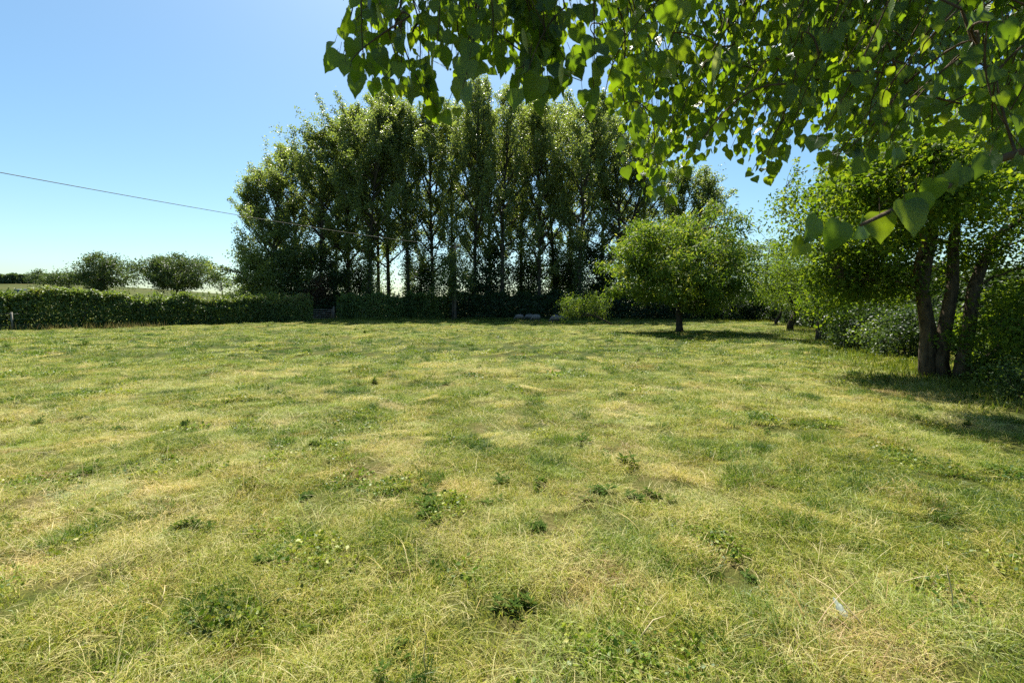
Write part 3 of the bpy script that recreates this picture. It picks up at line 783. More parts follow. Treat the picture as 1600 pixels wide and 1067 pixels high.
# --- orchard trees along the right boundary
def orchard(seed, lean, h, w, n, n_per, leaf, r=0.2, split=0.9):
    rng = np.random.default_rng(seed)
    t0 = np.array([(0, 0, -0.15), (0.02, 0, 0.3), (lean * 0.3, 0, 0.65), (lean * 0.55, 0, split)])
    a = np.array([t0[-1] - (0, 0, 0.05), t0[-1] + (0.35 + lean, 0.1, 0.55), t0[-1] + (0.6 + lean, 0.2, 1.4), t0[-1] + (0.7 + lean, 0.3, h - split - 0.9)])
    b = np.array([t0[-1] - (0, 0, 0.08), t0[-1] + (-0.2, -0.1, 0.5), t0[-1] + (-0.45, 0, 1.2), t0[-1] + (-0.6, -0.1, h - split - 1.3)])
    cl = shell_clumps(rng, n, (lean * 0.8, 0, h * 0.62), (w, w * 0.9, h * 0.38), 0.4, 0.25, 1.05)
    return clump_tree(seed, [(t0, [r * 1.25, r * 1.05, r * 0.95, r * 0.85]), (a, [r * .6, r * .45, r * .3, r * .12]), (b, [r * .5, r * .4, r * .25, r * .1])], cl,
                      0.24, n_per * 1.25, leaf, 0.55, (M_FRESH, M_BARK), 0.5, 0.6, 16, limb_r=0.045)
x, y = at(1282, 533, 19.6)[:2]
plant('fruit_tree', orchard(51, 0.05, 4.9, 2.5, 130, 110, 0.085, 0.2), 'gnarled forked fruit tree with a thick short trunk at the pasture edge', 'tree', (x, y, gz(x, y)), 0.0, 'old fruit trees along the field edge')
x, y = at(1234, 517, 27.0)[:2]
plant('fruit_tree', orchard(52, 0.55, 5.0, 2.7, 120, 95, 0.10, 0.17, 1.1), 'fruit tree with a leaning bare trunk behind the thick forked one', 'tree', (x, y, gz(x, y)), 0.0, 'old fruit trees along the field edge')
x, y = at(1212, 507, 35.0)[:2]
plant('fruit_tree', orchard(53, 0.9, 4.6, 2.4, 80, 95, 0.11, 0.11, 1.3), 'slender slanting fruit tree farthest along the field edge', 'tree', (x, y, gz(x, y)), 0.0, 'old fruit trees along the field edge')

# --- layered pine behind
rng = np.random.default_rng(61)
cl = []
for z, w, dx in ((7.0, 2.2, 0.9), (6.3, 2.0, -0.3), (5.3, 2.0, -0.9), (4.5, 2.4, 0.4), (3.4, 2.4, -0.4)):
    for k in range(22):
        cl.append((dx + rng.uniform(-1, 1) * w, rng.uniform(-1, 1) * w * 0.6, z + rng.normal(0, 0.12)))
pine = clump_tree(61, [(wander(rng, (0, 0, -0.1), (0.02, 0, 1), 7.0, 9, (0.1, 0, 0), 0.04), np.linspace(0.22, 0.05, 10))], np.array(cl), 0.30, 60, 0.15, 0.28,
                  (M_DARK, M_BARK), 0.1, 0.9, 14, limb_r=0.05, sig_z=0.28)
x, y = (1192 - CX) / F_PX * 44.0, 44.0
plant('layered_pine', pine, 'dark pine with flat layered branches behind the hedge beside the round tree', 'tree', (x, y, gz(x, y)), 0.0)

# --- the many-stemmed tree at the field edge
rng = np.random.default_rng(81)
bx, by = at(1470, 590, 9.9)[:2]
def w_(px, py, d): 
    p = at(px, py, d); return p - np.array([bx, by, 0.0])
st = [
    (np.array([w_(1452, 600, 9.9), w_(1449, 560, 9.9), w_(1450, 515, 9.95), w_(1440, 450, 9.9), w_(1455, 370, 10.1), w_(1466, 300, 10.3), w_(1462, 230, 10.4)]), [0.20, 0.155, 0.14, 0.12, 0.10, 0.07, 0.03]),
    (np.array([w_(1472, 600, 9.8), w_(1468, 565, 9.8), w_(1473, 530, 9.85), w_(1488, 450, 9.9), w_(1490, 380, 10.1), w_(1500, 300, 10.2), w_(1506, 220, 10.3)]), [0.20, 0.155, 0.135, 0.11, 0.095, 0.06, 0.03]),
    (np.array([w_(1500, 604, 9.6), w_(1504, 560, 9.6), w_(1514, 510, 9.7), w_(1521, 450, 9.8), w_(1540, 400, 10.0), w_(1562, 365, 10.1), w_(1600, 340, 10.3)]), [0.17, 0.12, 0.12, 0.11, 0.095, 0.07, 0.03]),
    (np.array([w_(1512, 606, 9.4), w_(1530, 575, 9.4), w_(1560, 545, 9.6), w_(1600, 500, 9.8)]), [0.15, 0.11, 0.07, 0.03])]
cl = np.concatenate([
    shell_clumps(rng, 230, (0.7, 0.1, 4.4), (2.8, 2.6, 1.9), 0.4, 0.22, 2.3),
    shell_clumps(rng, 80, (-1.3, 0.5, 3.4), (1.8, 1.6, 1.3), 0.3, 0.2, 1.6),
    shell_clumps(rng, 85, (-2.9, -2.5, 3.5), (1.15, 1.1, 0.95), 0.3, 0.2, 2.4),
    shell_clumps(rng, 30, (-0.8, -1.9, 4.3), (1.6, 1.0, 0.9), 0.3, 0.2, 2.9),
    shell_clumps(rng, 70, (2.9, -0.6, 3.2), (1.7, 2.2, 1.5), 0.3, 0.2, 0.9)])
cl = np.concatenate([cl, np.stack([rng.normal(0.3, 0.6, 14), rng.normal(0.3, 0.3, 14), rng.uniform(1.9, 3.0, 14)], 1),
                     shell_clumps(rng, 46, (-1.6, 0.4, 2.2), (0.95, 0.9, 0.8), 0.2, 0.2, 1.0)])
sp = []
for k in range(14):        # upright young shoots at the outer side
    b0 = np.array([rng.uniform(-3.0, -1.2), rng.uniform(-0.6, 1.2), rng.uniform(3.0, 3.9)]); h = rng.uniform(0.6, 1.5)
    for f in np.linspace(0, 1, 7): sp.append(b0 + np.array([0.08 * f, 0, h * f]))
stem_parts = list(clump_tree(82, st, cl, 0.20, 140, 0.085, 0.62, (M_FRESH, M_BARK_GREY), 0.5, 0.6, 26, limb_r=0.045))
shoot_parts = clump_tree(83, [(st[0][0][-3:], [0.03, 0.02, 0.01])], np.array(sp), 0.06, 16, 0.07, 0.6, (M_FRESH, M_BARK_GREY), 0.2, 0.4, 14, tint=(0.6, 0.2), limb_r=0.02)
t = thing('stemmed_tree', 'bright leaved tree with several thick stems rising from one base', 'tree', (bx, by, 0))
link('trunk', stem_parts[0], t); link('crown', stem_parts[1], t)
link('shoot_stems', shoot_parts[0], t); link('shoots', shoot_parts[1], t)

# --- shrubs along the right edge
def shrub_parts(seed, w, h, n, n_per, leaf, mat, asp=0.6):
    rng = np.random.default_rng(seed)
    cl = shell_clumps(rng, n, (0, 0, h * 0.42), (w, w * 0.8, h * 0.55), 0.35, 0.18, 0.08)
    st = [(wander(rng, (rng.normal(0, .15), rng.normal(0, .15), -0.1), (rng.normal(0, .4), rng.normal(0, .4), 1), h * 0.75, 4, (0, 0, 0), 0.1), np.linspace(0.03, 0.01, 5)) for k in range(4)]
    return clump_tree(seed, st, cl, 0.17, n_per * 1.2, leaf * 1.1, asp, (mat, M_BARK), 0.4, 0.5, 10, limb_r=0.022, names=('stems', 'foliage'))
SH = ('stems', 'foliage')
def shrub(px, py, d, parts, label, rz=0, s=1.0):
    x, y = at(px, py, d)[:2]
    return plant('shrub', parts, label, 'shrub', (x, y, gz(x, y)), rz, 'shrubs along the field boundary', (s, s, s), SH)
sA = shrub_parts(91, 1.2, 1.7, 70, 75, 0.08, M_DARK)
sB = shrub_parts(92, 1.5, 2.6, 90, 85, 0.075, M_FRESH)
sC = shrub_parts(93, 0.8, 1.0, 40, 60, 0.06, M_HEDGE)
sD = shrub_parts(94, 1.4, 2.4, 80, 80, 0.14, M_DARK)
shrub(503, 500, 48.0, sD, 'dark shrub filling the gap behind the field gate', 0.4, 1.1)
shrub(488, 500, 50.0, sD, 'dark shrub farther behind the hinge end of the field gate', 2.4, 1.3)
shrub(1345, 545, 16.0, sA, 'grey green shrub just right of the thick fruit tree trunk', 0.5)
shrub(1395, 556, 13.6, sC, 'low bramble mound left of the many stemmed tree', 1.5, 1.25)
shrub(1432, 560, 13.0, sA, 'leafy shrub directly behind the many stemmed tree trunks', 2.5, 0.9)
shrub(1320, 535, 19.0, sC, 'small yellowish shrub at the foot of the fruit trees', 3.5, 1.1)
shrub(1385, 540, 16.5, sB, 'tall fresh green shrub between fruit tree and many stemmed tree', 4.5, 1.05)
shrub(1600, 596, 10.3, sB, 'large shrub with glossy leaves right of the thick stems', 0.9, 0.95)
shrub(1640, 640, 8.2, sB, 'tall shrub cut off by the photo edge past the thick stems', 1.9, 0.9)
shrub(1575, 625, 8.9, sC, 'low dark shrub at the foot of the outermost thick stem', 2.9, 0.75)
shrub(1600, 655, 7.4, sC, 'low leafy shrub nearest the camera at the shaded field edge', 0.2, 0.7)
shrub(1215, 503, 40.0, sA, 'shaded shrub behind the slender fruit tree', 0.2, 1.4)
shrub(1150, 502, 41.5, sA, 'shaded shrub behind the round tree against the dark hedge', 1.2, 1.5)

# --- trees in the hill field beyond the hedge
FG = 'trees in the field beyond the long hedge'
def far_tree(px, d, ytop, wpx, seed, n, label, z0=0.25, dome=1.0, mat=M_FAR, dens=70, name='field_tree', leaf=0.22):
    x = (px - CX) / F_PX * d; g = gz(x, d)
    H = (HY - ytop) / F_PX * d + CAM_Z - g; w = wpx / 2 / F_PX * d
    rng = np.random.default_rng(seed)
    tr = wander(rng, (0, 0, -0.2), (0.03, 0, 1), H * 0.7, 7, (0, 0, 0), 0.04)
    cl = shell_clumps(rng, n, (0, 0, H * (0.5 + z0 * 0.5)), (w, w * 0.9, H * (0.5 - z0 * 0.5) * dome), 0.3, 0.16, H * z0 * 0.6)
    parts = clump_tree(seed, [(tr, np.linspace(0.022 * H * 1.2, 0.05, 8))], cl, 0.5, dens * 1.9, leaf * 1.25, 0.65, (mat, M_BARK), 0.5, 0.5, 14, limb_r=0.06)
    plant(name, parts, label, 'tree', (x, d, g), 0, FG)
far_tree(166, 74, 396, 70, 301, 85, 'loose round tree beyond the hedge left of the wide domed tree', 0.2)
far_tree(276, 74, 399, 112, 302, 170, 'wide domed dark tree beyond the hedge', 0.28)
far_tree(348, 90, 421, 30, 303, 14, 'small thin nearly bare tree beside the wide domed tree', 0.35, dens=34)
far_tree(108, 84, 422, 44, 304, 26, 'low flat topped thorn tree left of the loose round tree', 0.45)
far_tree(68, 92, 426, 46, 305, 18, 'low spreading thorn tree above the parked vehicle', 0.5)
far_tree(385, 95, 447, 56, 308, 30, 'low bushes against the sky beside the edge of the wood', 0.1, name='field_bush')

# ------------------------------------------------------------------ fence, gate, pole, cable, vehicle
t = thing('wire_fence', 'thin wire fence on pale posts in front of the long hedge', 'fence')
posts = [(-44, 21.6), (20, 516, 27.0), (110, 513, 29.6), (243, 510, 33.0), (330, 507, 35.6), (378, 505.5, 37.4), (450, 503.5, 40.0)]
pp = []
for q in posts:
    x, y = q if len(q) == 2 else at(*q)[:2]
    w = Wood(); w.box((0, 0, 0.55), (0.065, 0.065, 1.1)); w.box((0, 0, 1.105), (0.05, 0.05, 0.02))
    link('post', w.mesh('post', M_POST, False), t, (x, y, gz(x, y)), (rad(2), rad(-2), 0.3)); pp.append((x, y, gz(x, y)))
for h in (0.35, 0.7, 1.02):
    w = Wood()
    pts = np.array(pp) + np.array([0, -0.05, h]); w.tube(pts, 0.0025, 4)
    link('wire', w.mesh('wire', M_WIRE), t)

gx0, gx1, gy = (486 - CX) / F_PX * 45.0, (520 - CX) / F_PX * 45.0, 45.0
t = thing('field_gate', 'closed wooden five bar gate between the two hedges', 'gate', ((gx0 + gx1) / 2, gy, gz((gx0 + gx1) / 2, gy)))
L_ = gx1 - gx0
for k in range(5):
    w = Wood(); w.box((0, 0, 0.20 + k * 0.21), (L_ + 0.1, 0.03, 0.085)); link('bar', w.mesh('bar', M_WOOD, False), t)
for sx in (-1, 1):
    w = Wood(); w.box((sx * (L_ / 2 + 0.12), 0, 0.62), (0.16, 0.16, 1.44)); w.box((sx * (L_ / 2 + 0.12), 0, 1.355), (0.13, 0.13, 0.03)); link('post', w.mesh('post', M_WOOD, False), t)
    w = Wood(); w.box((sx * (L_ / 2 - 0.05), -0.032, 0.62), (0.09, 0.03, 0.98)); link('stile', w.mesh('stile', M_WOOD, False), t)
w = Wood(); w.tube(np.array([(-L_ / 2, 0.035, 0.2), (L_ / 2 - 0.1, 0.035, 1.03)]), 0.035, 4); link('brace', w.mesh('brace', M_WOOD, False), t)

px_, py_ = (711 - CX) / F_PX * 45.2, 45.2
t = thing('utility_pole', 'slim wooden utility pole among the poplars where the cable ends', 'pole', (px_, py_, gz(px_, py_)))
w = Wood(); w.tube(np.array([(0, 0, -0.2), (0, 0, 3.5), (0.02, 0, 7.6)]), [0.15, 0.13, 0.10], 10); link('shaft', w.mesh('shaft', M_WOOD), t)
w = Wood(); w.box((0, -0.14, 7.2), (0.9, 0.09, 0.11)); link('crossarm', w.mesh('crossarm', M_WOOD, False), t)
for sx in (-0.35, 0.35):
    w = Wood(); w.tube(np.array([(sx, -0.14, 7.25), (sx, -0.14, 7.30), (sx, -0.14, 7.36), (sx, -0.14, 7.42)]), [0.03, 0.05, 0.035, 0.045], 8); link('insulator', w.mesh('insulator', M_CERAMIC), t)
pe = np.array([px_ - 0.35, py_ - 0.14, 7.4 + gz(px_, py_)])
p0 = at(-170, 238, 13.0)
s_ = np.linspace(0, 1, 40)[:, None]
cab = p0 * (1 - s_) + pe * s_; cab[:, 2] -= 4 * 0.30 * (s_ * (1 - s_))[:, 0]
w = Wood(); w.tube(cab, 0.014, 5)
tag(link('overhead_cable', w.mesh('overhead_cable', M_CABLE)), 'single thin overhead cable running across the sky into the wood', 'cable')

vx, vy = (48 - CX) / F_PX * 66.0, 66.0
t = thing('parked_vehicle', 'dark parked vehicle showing only windows and pale roof above the long hedge', 'vehicle', (vx, vy, gz(vx, vy) + 0.0), 0.25)
vh = (HY - 452.5) / F_PX * 66.0 + CAM_Z - gz(vx, vy)
def loft(name, secs, mat):
    bm = bmesh.new(); rings = []
    for z, x0, x1, y0, y1 in secs: rings.append([bm.verts.new(c) for c in ((x0, y0, z), (x1, y0, z), (x1, y1, z), (x0, y1, z))])
    for a, b in zip(rings, rings[1:]):
        for i in range(4): bm.faces.new((a[i], a[(i + 1) % 4], b[(i + 1) % 4], b[i]))
    bm.faces.new(rings[0][::-1]); bm.faces.new(rings[-1])
    bmesh.ops.bevel(bm, geom=bm.edges[:], offset=0.04, segments=2, affect='EDGES')
    m = bpy.data.meshes.new(name); bm.to_mesh(m); bm.free(); m.materials.append(mat); return m
link('body', loft('body', [(vh - 1.45, -2.0, 2.0, -0.85, 0.85), (vh - 0.95, -2.1, 2.1, -0.9, 0.9), (vh - 0.55, -2.0, 1.95, -0.88, 0.88)], M_CAR), t)
link('windows', loft('windows', [(vh - 0.552, -1.55, 1.55, -0.83, 0.83), (vh - 0.05, -1.35, 1.35, -0.74, 0.74)], M_GLASS), t)
link('roof', loft('roof', [(vh - 0.07, -1.62, 1.5, -0.80, 0.80), (vh + 0.03, -1.5, 1.4, -0.72, 0.72)], M_ROOF), t)
for sx in (-1.3, 1.3):
    for sy in (-0.8, 0.8):
        w = Wood(); w.tube(np.array([(sx, sy - 0.1, vh - 1.5), (sx, sy + 0.1, vh - 1.5)]), 0.33, 16); link('wheel', w.mesh('wheel', M_TYRE), t)

# ------------------------------------------------------------------ sheep
def sheep_meshes(graze=True, seed=0):
    rng = random.Random(seed)
    bm = bmesh.new()
    if graze: V = [(-0.42, 0, 0.50), (-0.1, 0, 0.50), (0.28, 0, 0.50), (0.46, 0, 0.40), (0.58, 0, 0.22), (0.66, 0, 0.09)]
    else: V = [(-0.42, 0, 0.50), (-0.1, 0, 0.50), (0.28, 0, 0.52), (0.44, 0, 0.62), (0.54, 0, 0.74), (0.70, 0, 0.68)]
    R = [0.13, 0.17, 0.15, 0.09, 0.085, 0.05]
    E = [(i, i + 1) for i in range(5)]
    for x, s in ((-0.36, 1), (-0.36, -1), (0.26, 1), (0.26, -1)):
        b = 0 if x < 0 else 2; i = len(V); kx = 0.04 if x < 0 else -0.01
        V += [(x, 0.11 * s, 0.36), (x + (0.06 if x < 0 else 0.0), 0.12 * s, 0.24), (x - kx, 0.12 * s, 0.13), (x + 0.01, 0.12 * s, 0.0)]
        R += [0.075, 0.045, 0.030, 0.030]; E += [(b, i), (i, i + 1), (i + 1, i + 2), (i + 2, i + 3)]
    h = np.array(V[4])
    for s in (1, -1):
        i = len(V); V.append((h[0] - 0.01, 0.16 * s, h[2] + 0.02)); R.append(0.022); E.append((4, i))
    i = len(V); V.append((-0.55, 0, 0.38)); R.append(0.03); E.append((0, i))
    m = bpy.data.meshes.new('sheep'); m.from_pydata(V, E, []); m.update()
    o = bpy.data.objects.new('tmp', m); COL.objects.link(o)
    sk = o.modifiers.new('skin', 'SKIN')
    for k, r in enumerate(R): m.skin_vertices[0].data[k].radius = (r, r)
    m.skin_vertices[0].data[1].use_root = True
    o.modifiers.new('sub', 'SUBSURF').levels = 1
    dg = bpy.context.evaluated_depsgraph_get()
    body = bpy.data.meshes.new_from_object(o.evaluated_get(dg)); body.name = 'sheep_body'
    body.materials.clear(); body.materials.append(M_FACE)
    for p in body.polygons: p.use_smooth = True
    bpy.data.objects.remove(o)
    # woolly fleece: barrel with neck, lumpy
    secs = [(-0.52, 0.10, 0.46), (-0.46, 0.19, 0.48), (-0.30, 0.235, 0.48), (-0.05, 0.25, 0.475), (0.18, 0.235, 0.48), (0.34, 0.18, 0.49)]
    secs += [(0.44, 0.13, 0.42), (0.53, 0.10, 0.29)] if graze else [(0.42, 0.14, 0.58), (0.48, 0.10, 0.66)]
    vs, fs = [], []
    for j, (x, r, z) in enumerate(secs):
        for k in range(12):
            a = k * math.pi / 6; rr = r * (1 + rng.uniform(-0.07, 0.07))
            vs.append((x + rng.uniform(-.015, .015), rr * math.cos(a), z + rr * math.sin(a)))
    for j in range(len(secs) - 1):
        for k in range(12): fs.append((j * 12 + k, j * 12 + (k + 1) % 12, (j + 1) * 12 + (k + 1) % 12, (j + 1) * 12 + k))
    fs.append(tuple(range(11, -1, -1))); fs.append(tuple(range((len(secs) - 1) * 12, len(secs) * 12)))
    fl = bpy.data.meshes.new('fleece'); fl.from_pydata(vs, [], fs); fl.materials.append(M_FLEECE); fl.update()
    for p in fl.polygons: p.use_smooth = True
    return body, fl
sg, su = sheep_meshes(True, 1), sheep_meshes(False, 2)
flock = [  # column, row of the feet, distance, heading, meshes, label
    (811, 499.5, 43.5, 180, sg, 'grey sheep standing apart at the far end of the flock'),
    (826, 498.5, 44.5, 200, sg, 'sheep grazing with head turned down behind two others'),
    (837, 498.0, 45.0, 170, su, 'sheep partly hidden behind the small grazing one'),
    (837, 504.0, 40.5, 190, sg, 'small pale sheep grazing nearest the sunlight in the first cluster'),
    (867, 505.5, 38.5, 185, sg, 'sheep grazing in shade just in front of the leaning bush'),
    (880, 502.0, 40.0, 200, sg, 'sheep behind the one grazing in front of the leaning bush'),
    (869, 498.0, 43.5, 100, su, 'pale sheep at the back beneath the tip of the leaning bush')]
for c, r, d, hd, ms, lab in flock:
    x, y = at(c, r, d)[:2]
    s = thing('sheep', lab, 'sheep', (x, y, gz(x, y)), rad(hd), 'sheep grazing in the shade of the wood', (0.8, 0.8, 0.85))
    link('body', ms[0], s); link('fleece', ms[1], s)

# ------------------------------------------------------------------ weeds, stalks, loose leaves in the pasture
def weed_mesh(seed, h, spread, n):
    rng = np.random.default_rng(seed)
    P, D, N, L, W = [], [], [], [], []
    for s in range(rng.integers(3, 6)):
        b = rng.normal(0, spread * 0.4, 2); hh = h * rng.uniform(0.5, 1.0); lean = rng.normal(0, 0.25, 2)
        for k in range(n):
            f = (k + 0.5) / n; a = k * 2.4 + rng.random()
            p = np.array([b[0] + lean[0] * f * hh, b[1] + lean[1] * f * hh, f * hh])
            d = np.array([math.cos(a), math.sin(a), 0.6 - 0.7 * (1 - f)])
            ln = (0.11 * (1 - 0.5 * f) + 0.03) * rng.uniform(0.7, 1.2)
            P.append(p); D.append(d); N.append(np.array([-math.cos(a) * 0.3, -math.sin(a) * 0.3, 1]) + rng.normal(0, .2, 3)); L.append(ln); W.append(ln * 0.36)
            for e in (-1, 1):                         # jagged side lobes
                dd = np.array([math.cos(a + e * 0.8), math.sin(a + e * 0.8), d[2]])
                P.append(p + norm(d) * ln * 0.35); D.append(dd); N.append(np.array([0, 0, 1.0]) + rng.normal(0, .3, 3)); L.append(ln * 0.5); W.append(ln * 0.2)
    P, D, N, L, W = map(np.array, (P, D, N, L, W))
    D = norm(D); N = norm(N - D * (N * D).sum(1, keepdims=True))
    v, f, s = leaf_quads(P, D, N, L, W, 0.15)
    t = np.repeat(np.clip(rng.normal(0.5, 0.25, len(P)), 0, 1), 4)
    return mesh_from('leafy_weed', v, f, s, (M_WEED,), attrs={'tint': t})
weeds = [weed_mesh(400 + i, 0.15 + 0.025 * i, 0.20 - 0.02 * i, 10 + 2 * i) for i in range(5)]
weed_at = [
    (965, 612, 1.2, 'bushy dark weed in mid pasture in line with the straight poplar trunk'), (996, 606, 0.9, 'smaller dark weed just right of the bushy mid pasture one'),
    (912, 698, 1.1, 'tall grey green thistle like weed in the centre of the pasture'), (945, 722, 1.0, 'dark weed close right of the tall grey green thistle'),
    (985, 734, 1.2, 'wide leafy weed right of the centre thistles'), (826, 712, 0.6, 'small isolated weed left of the tall grey green thistle'),
    (785, 752, 0.9, 'dark weed in the centre foreground nearest the tussocks'), (848, 765, 0.9, 'weed between two straw patches below the centre of the picture'),
    (664, 790, 1.0, 'dark leafy weed leftmost of the foreground row'), (667, 815, 0.9, 'dark weed directly in front of the leftmost foreground one'),
    (702, 792, 0.8, 'small weed beside the leftmost foreground weeds'), (765, 786, 0.7, 'single small weed in the foreground row'),
    (932, 778, 0.9, 'pointed weed in the foreground row right of centre'), (985, 780, 0.9, 'leafy weed in the foreground row beneath the wide leafy one'),
    (1026, 778, 0.8, 'weed at the right end of the foreground row'), (475, 832, 0.6, 'upright weed alone among flattened straw'),
    (384, 955, 0.55, 'thin dark upright weed nearest the lower edge among straw'), (620, 1050, 0.8, 'lush weed at the very bottom edge of the picture'),
    (1172, 893, 0.6, 'dark upright weed alone in the front right part'), (846, 842, 0.7, 'small weed below the foreground row at centre'),
    (802, 965, 0.7, 'broad low weed in the near foreground hollow'), (1330, 588, 1.2, 'dark weed in light grass left of the many stemmed tree'),
    (1400, 592, 1.2, 'low dark weed in front of the many stemmed tree'), (132, 540, 1.8, 'bright green weed clump near the foot of the long hedge'),
    (12, 542, 1.8, 'dark weed clump by the left picture edge near the hedge'), (165, 549, 1.6, 'low weed clump just in front of the bright green one'),
    (305, 640, 1.1, 'dark tussock weed left of the bright green grass patch'), (352, 634, 1.0, 'dark tussock weed behind the bright green grass patch'),
    (490, 700, 1.0, 'dark tussock weed at the right picture third by straw'), (420, 880, 0.6, 'faint small weed in front of the upright lone one')]
rng_w = np.random.default_rng(3)
for k, (c, r, s, lab) in enumerate(weed_at):
    d = CAM_Z * F_PX / (r - HY); x, y = at(c, r, d)[:2]
    tag(link('leafy_weed', weeds[k % 3], None, (x, y, gz(x, y) - 0.015), (rng_w.normal(0, .15), rng_w.normal(0, .15), k * 1.7), (s * rng_w.uniform(.65, .95), s * rng_w.uniform(.65, .95), s * rng_w.uniform(.50, .75))), lab, 'weed', 'dark leafy weeds scattered over the pasture')
rng = np.random.default_rng(77)
k = 0
while k < 260:                                        # the many small ones that nothing tells apart
    y = 3.0 + 30 * rng.random() ** 1.3; x = rng.uniform(-1, 1) * y * 1.05
    if fbm(np.array([x * 0.35]), np.array([y * 0.35]), 51, 2)[0] < 0.42 or x / y > 0.85 and y > 8: continue
    s = rng.uniform(0.3, 0.6) * (1 + y / 40)
    tag(link('small_weed', weeds[k % 5], None, (x, y, gz(x, y) - 0.02), (rng.normal(0, .2), rng.normal(0, .2), rng.random() * 6), (s * rng.uniform(.8, 1.3), s, s * rng.uniform(.6, 1.1))), 'small dark green weed among the pasture grass, unremarkable one of many', 'weed', 'small weeds dotted over the pasture')
    k += 1

def stalk(pts, r, label):
    w = Wood(); w.tube(np.array(pts), np.linspace(r, r * 0.5, len(pts)), 5)
    return tag(link('dry_stalk', w.mesh('dry_stalk', M_STRAW)), label, 'stalk', 'dry stalks standing or lying in the grass')
def gp(c, r, h=0.0):
    d = CAM_Z * F_PX / (r - HY); p = at(c, r, d); return np.array([p[0], p[1], gz(p[0], p[1]) + h])
b = gp(1488, 968); stalk([b, b + (0.0, 0, 0.1), b + (-0.012, 0.01, 0.2), b + (-0.02, 0.01, 0.245)], 0.004, 'pale upright dry stalk standing alone at the right foreground')
a, e = gp(1412, 922, 0.05), gp(1466, 919, 0.07); stalk([a, (a + e) / 2 + (0, 0, 0.01), e], 0.003, 'short pale straw lying level beside the upright stalk')
a = gp(668, 1075); stalk([a, a + (-0.02, 0.02, 0.09), a + (-0.01, 0.03, 0.17), a + (-0.025, 0.03, 0.2)], 0.003, 'curving pale dry stalk at the bottom edge left of centre')
a, e = gp(1345, 985, 0.03), gp(1260, 910, 0.09); stalk([a, (a + e) / 2 + (0, 0, 0.04), e], 0.003, 'long slanting brown stem behind the silvery leaf')
a, e = gp(1000, 1030, 0.05), gp(1040, 1010, 0.10); stalk([a, (a + e) / 2 + (0, 0, 0.03), e], 0.0035, 'grey curved dead twig at the bottom edge right of centre')
a, e = gp(250, 950, 0.01), gp(258, 930, 0.05); stalk([a, (a + e) / 2 + (0.01, 0, 0.02), e], 0.003, 'grey dead stump stem in flattened grass at the left foreground')

# silvery leaf standing in the grass
vs, fs = [], []
for k in range(9):
    f = k / 8; w = 0.017 * math.sin(math.pi * (0.08 + 0.9 * f)) * (1 + (0.35 if k % 2 else -0.15)); z = f * 0.13
    for sx in (-1, 0, 1): vs.append((sx * w + 0.02 * f * f, 0.006 * abs(sx), z))
for k in range(8):
    for j in range(2): fs.append((k * 3 + j, k * 3 + j + 1, k * 3 + j + 4, k * 3 + j + 3))
m = bpy.data.meshes.new('silver_leaf'); m.from_pydata(vs, [], fs); m.materials.append(M_SILVER); m.update()
b = gp(1332, 975)
tag(link('silver_leaf', m, None, b, (rad(-62), rad(-24), 0.1)), 'pale silvery jagged leaf sticking up in the right foreground grass', 'leaf')

# taller seeding grass along the foot of the hedge and under the trees
def fringe(name, label, path, n, h, seed, reddish, spread=0.5):
    rng = np.random.default_rng(seed); path = np.asarray(path, float)
    s = rng.random(n) * (len(path) - 1); i = np.minimum(s.astype(int), len(path) - 2); f = (s - i)[:, None]
    q = path[i] * (1 - f) + path[i + 1] * f + rng.normal(0, spread, (n, 2))
    P = np.stack([q[:, 0], q[:, 1], ground_h(q[:, 0], q[:, 1]) - 0.02], 1)
    D = norm(np.stack([rng.normal(0, .3, n), rng.normal(0, .3, n), np.ones(n)], 1)); N = norm(rng.normal(0, 1, (n, 3)) * np.array([1, 1, 0.1]))
    N = norm(N - D * (N * D).sum(1, keepdims=True))
    L = h * rng.uniform(0.4, 1.2, n)
    tag(link(name, leaf_mesh(name, P, D, N, L, 0.022, np.clip(rng.normal(0.5, 0.25, n), 0, 1), reddish, 0.1)), label, None, None, 'stuff')
M_SEED = leaf_material('seed_heads', [(0.0, (0.10, 0.10, 0.03)), (0.6, (0.22, 0.19, 0.07)), (1.0, (0.25, 0.15, 0.08))], trans=0.3, rough=0.7, spec=0.2, tboost=(1, 1, .8))
M_LUSH = leaf_material('lush_grass', [(0.0, (0.05, 0.09, 0.012)), (1.0, (0.20, 0.22, 0.035))], trans=0.4, rough=0.5, spec=0.3, tboost=(1.4, 1.4, .6))
fringe('seeding_grass', 'reddish seeding grass along the foot of the long hedge', [(-34, 25.2), (-26, 28.6), (-23.5, 30.3)], 600, 0.5, 501, M_SEED, 0.35)
fringe('tall_grass', 'taller green grass under the shrubs of the field edge', [(23, 36), (14.5, 20.5), (10.2, 12.5), (9.4, 9.4), (9.0, 7.0), (9.2, 5)], 12000, 0.22, 502, M_LUSH, 0.8)
fringe('shade_grass', 'shaded taller grass along the foot of the wood', [(-18, 43.6), (-6, 45.2), (8, 45), (22, 39)], 9000, 0.35, 503, M_LUSH, 0.5)

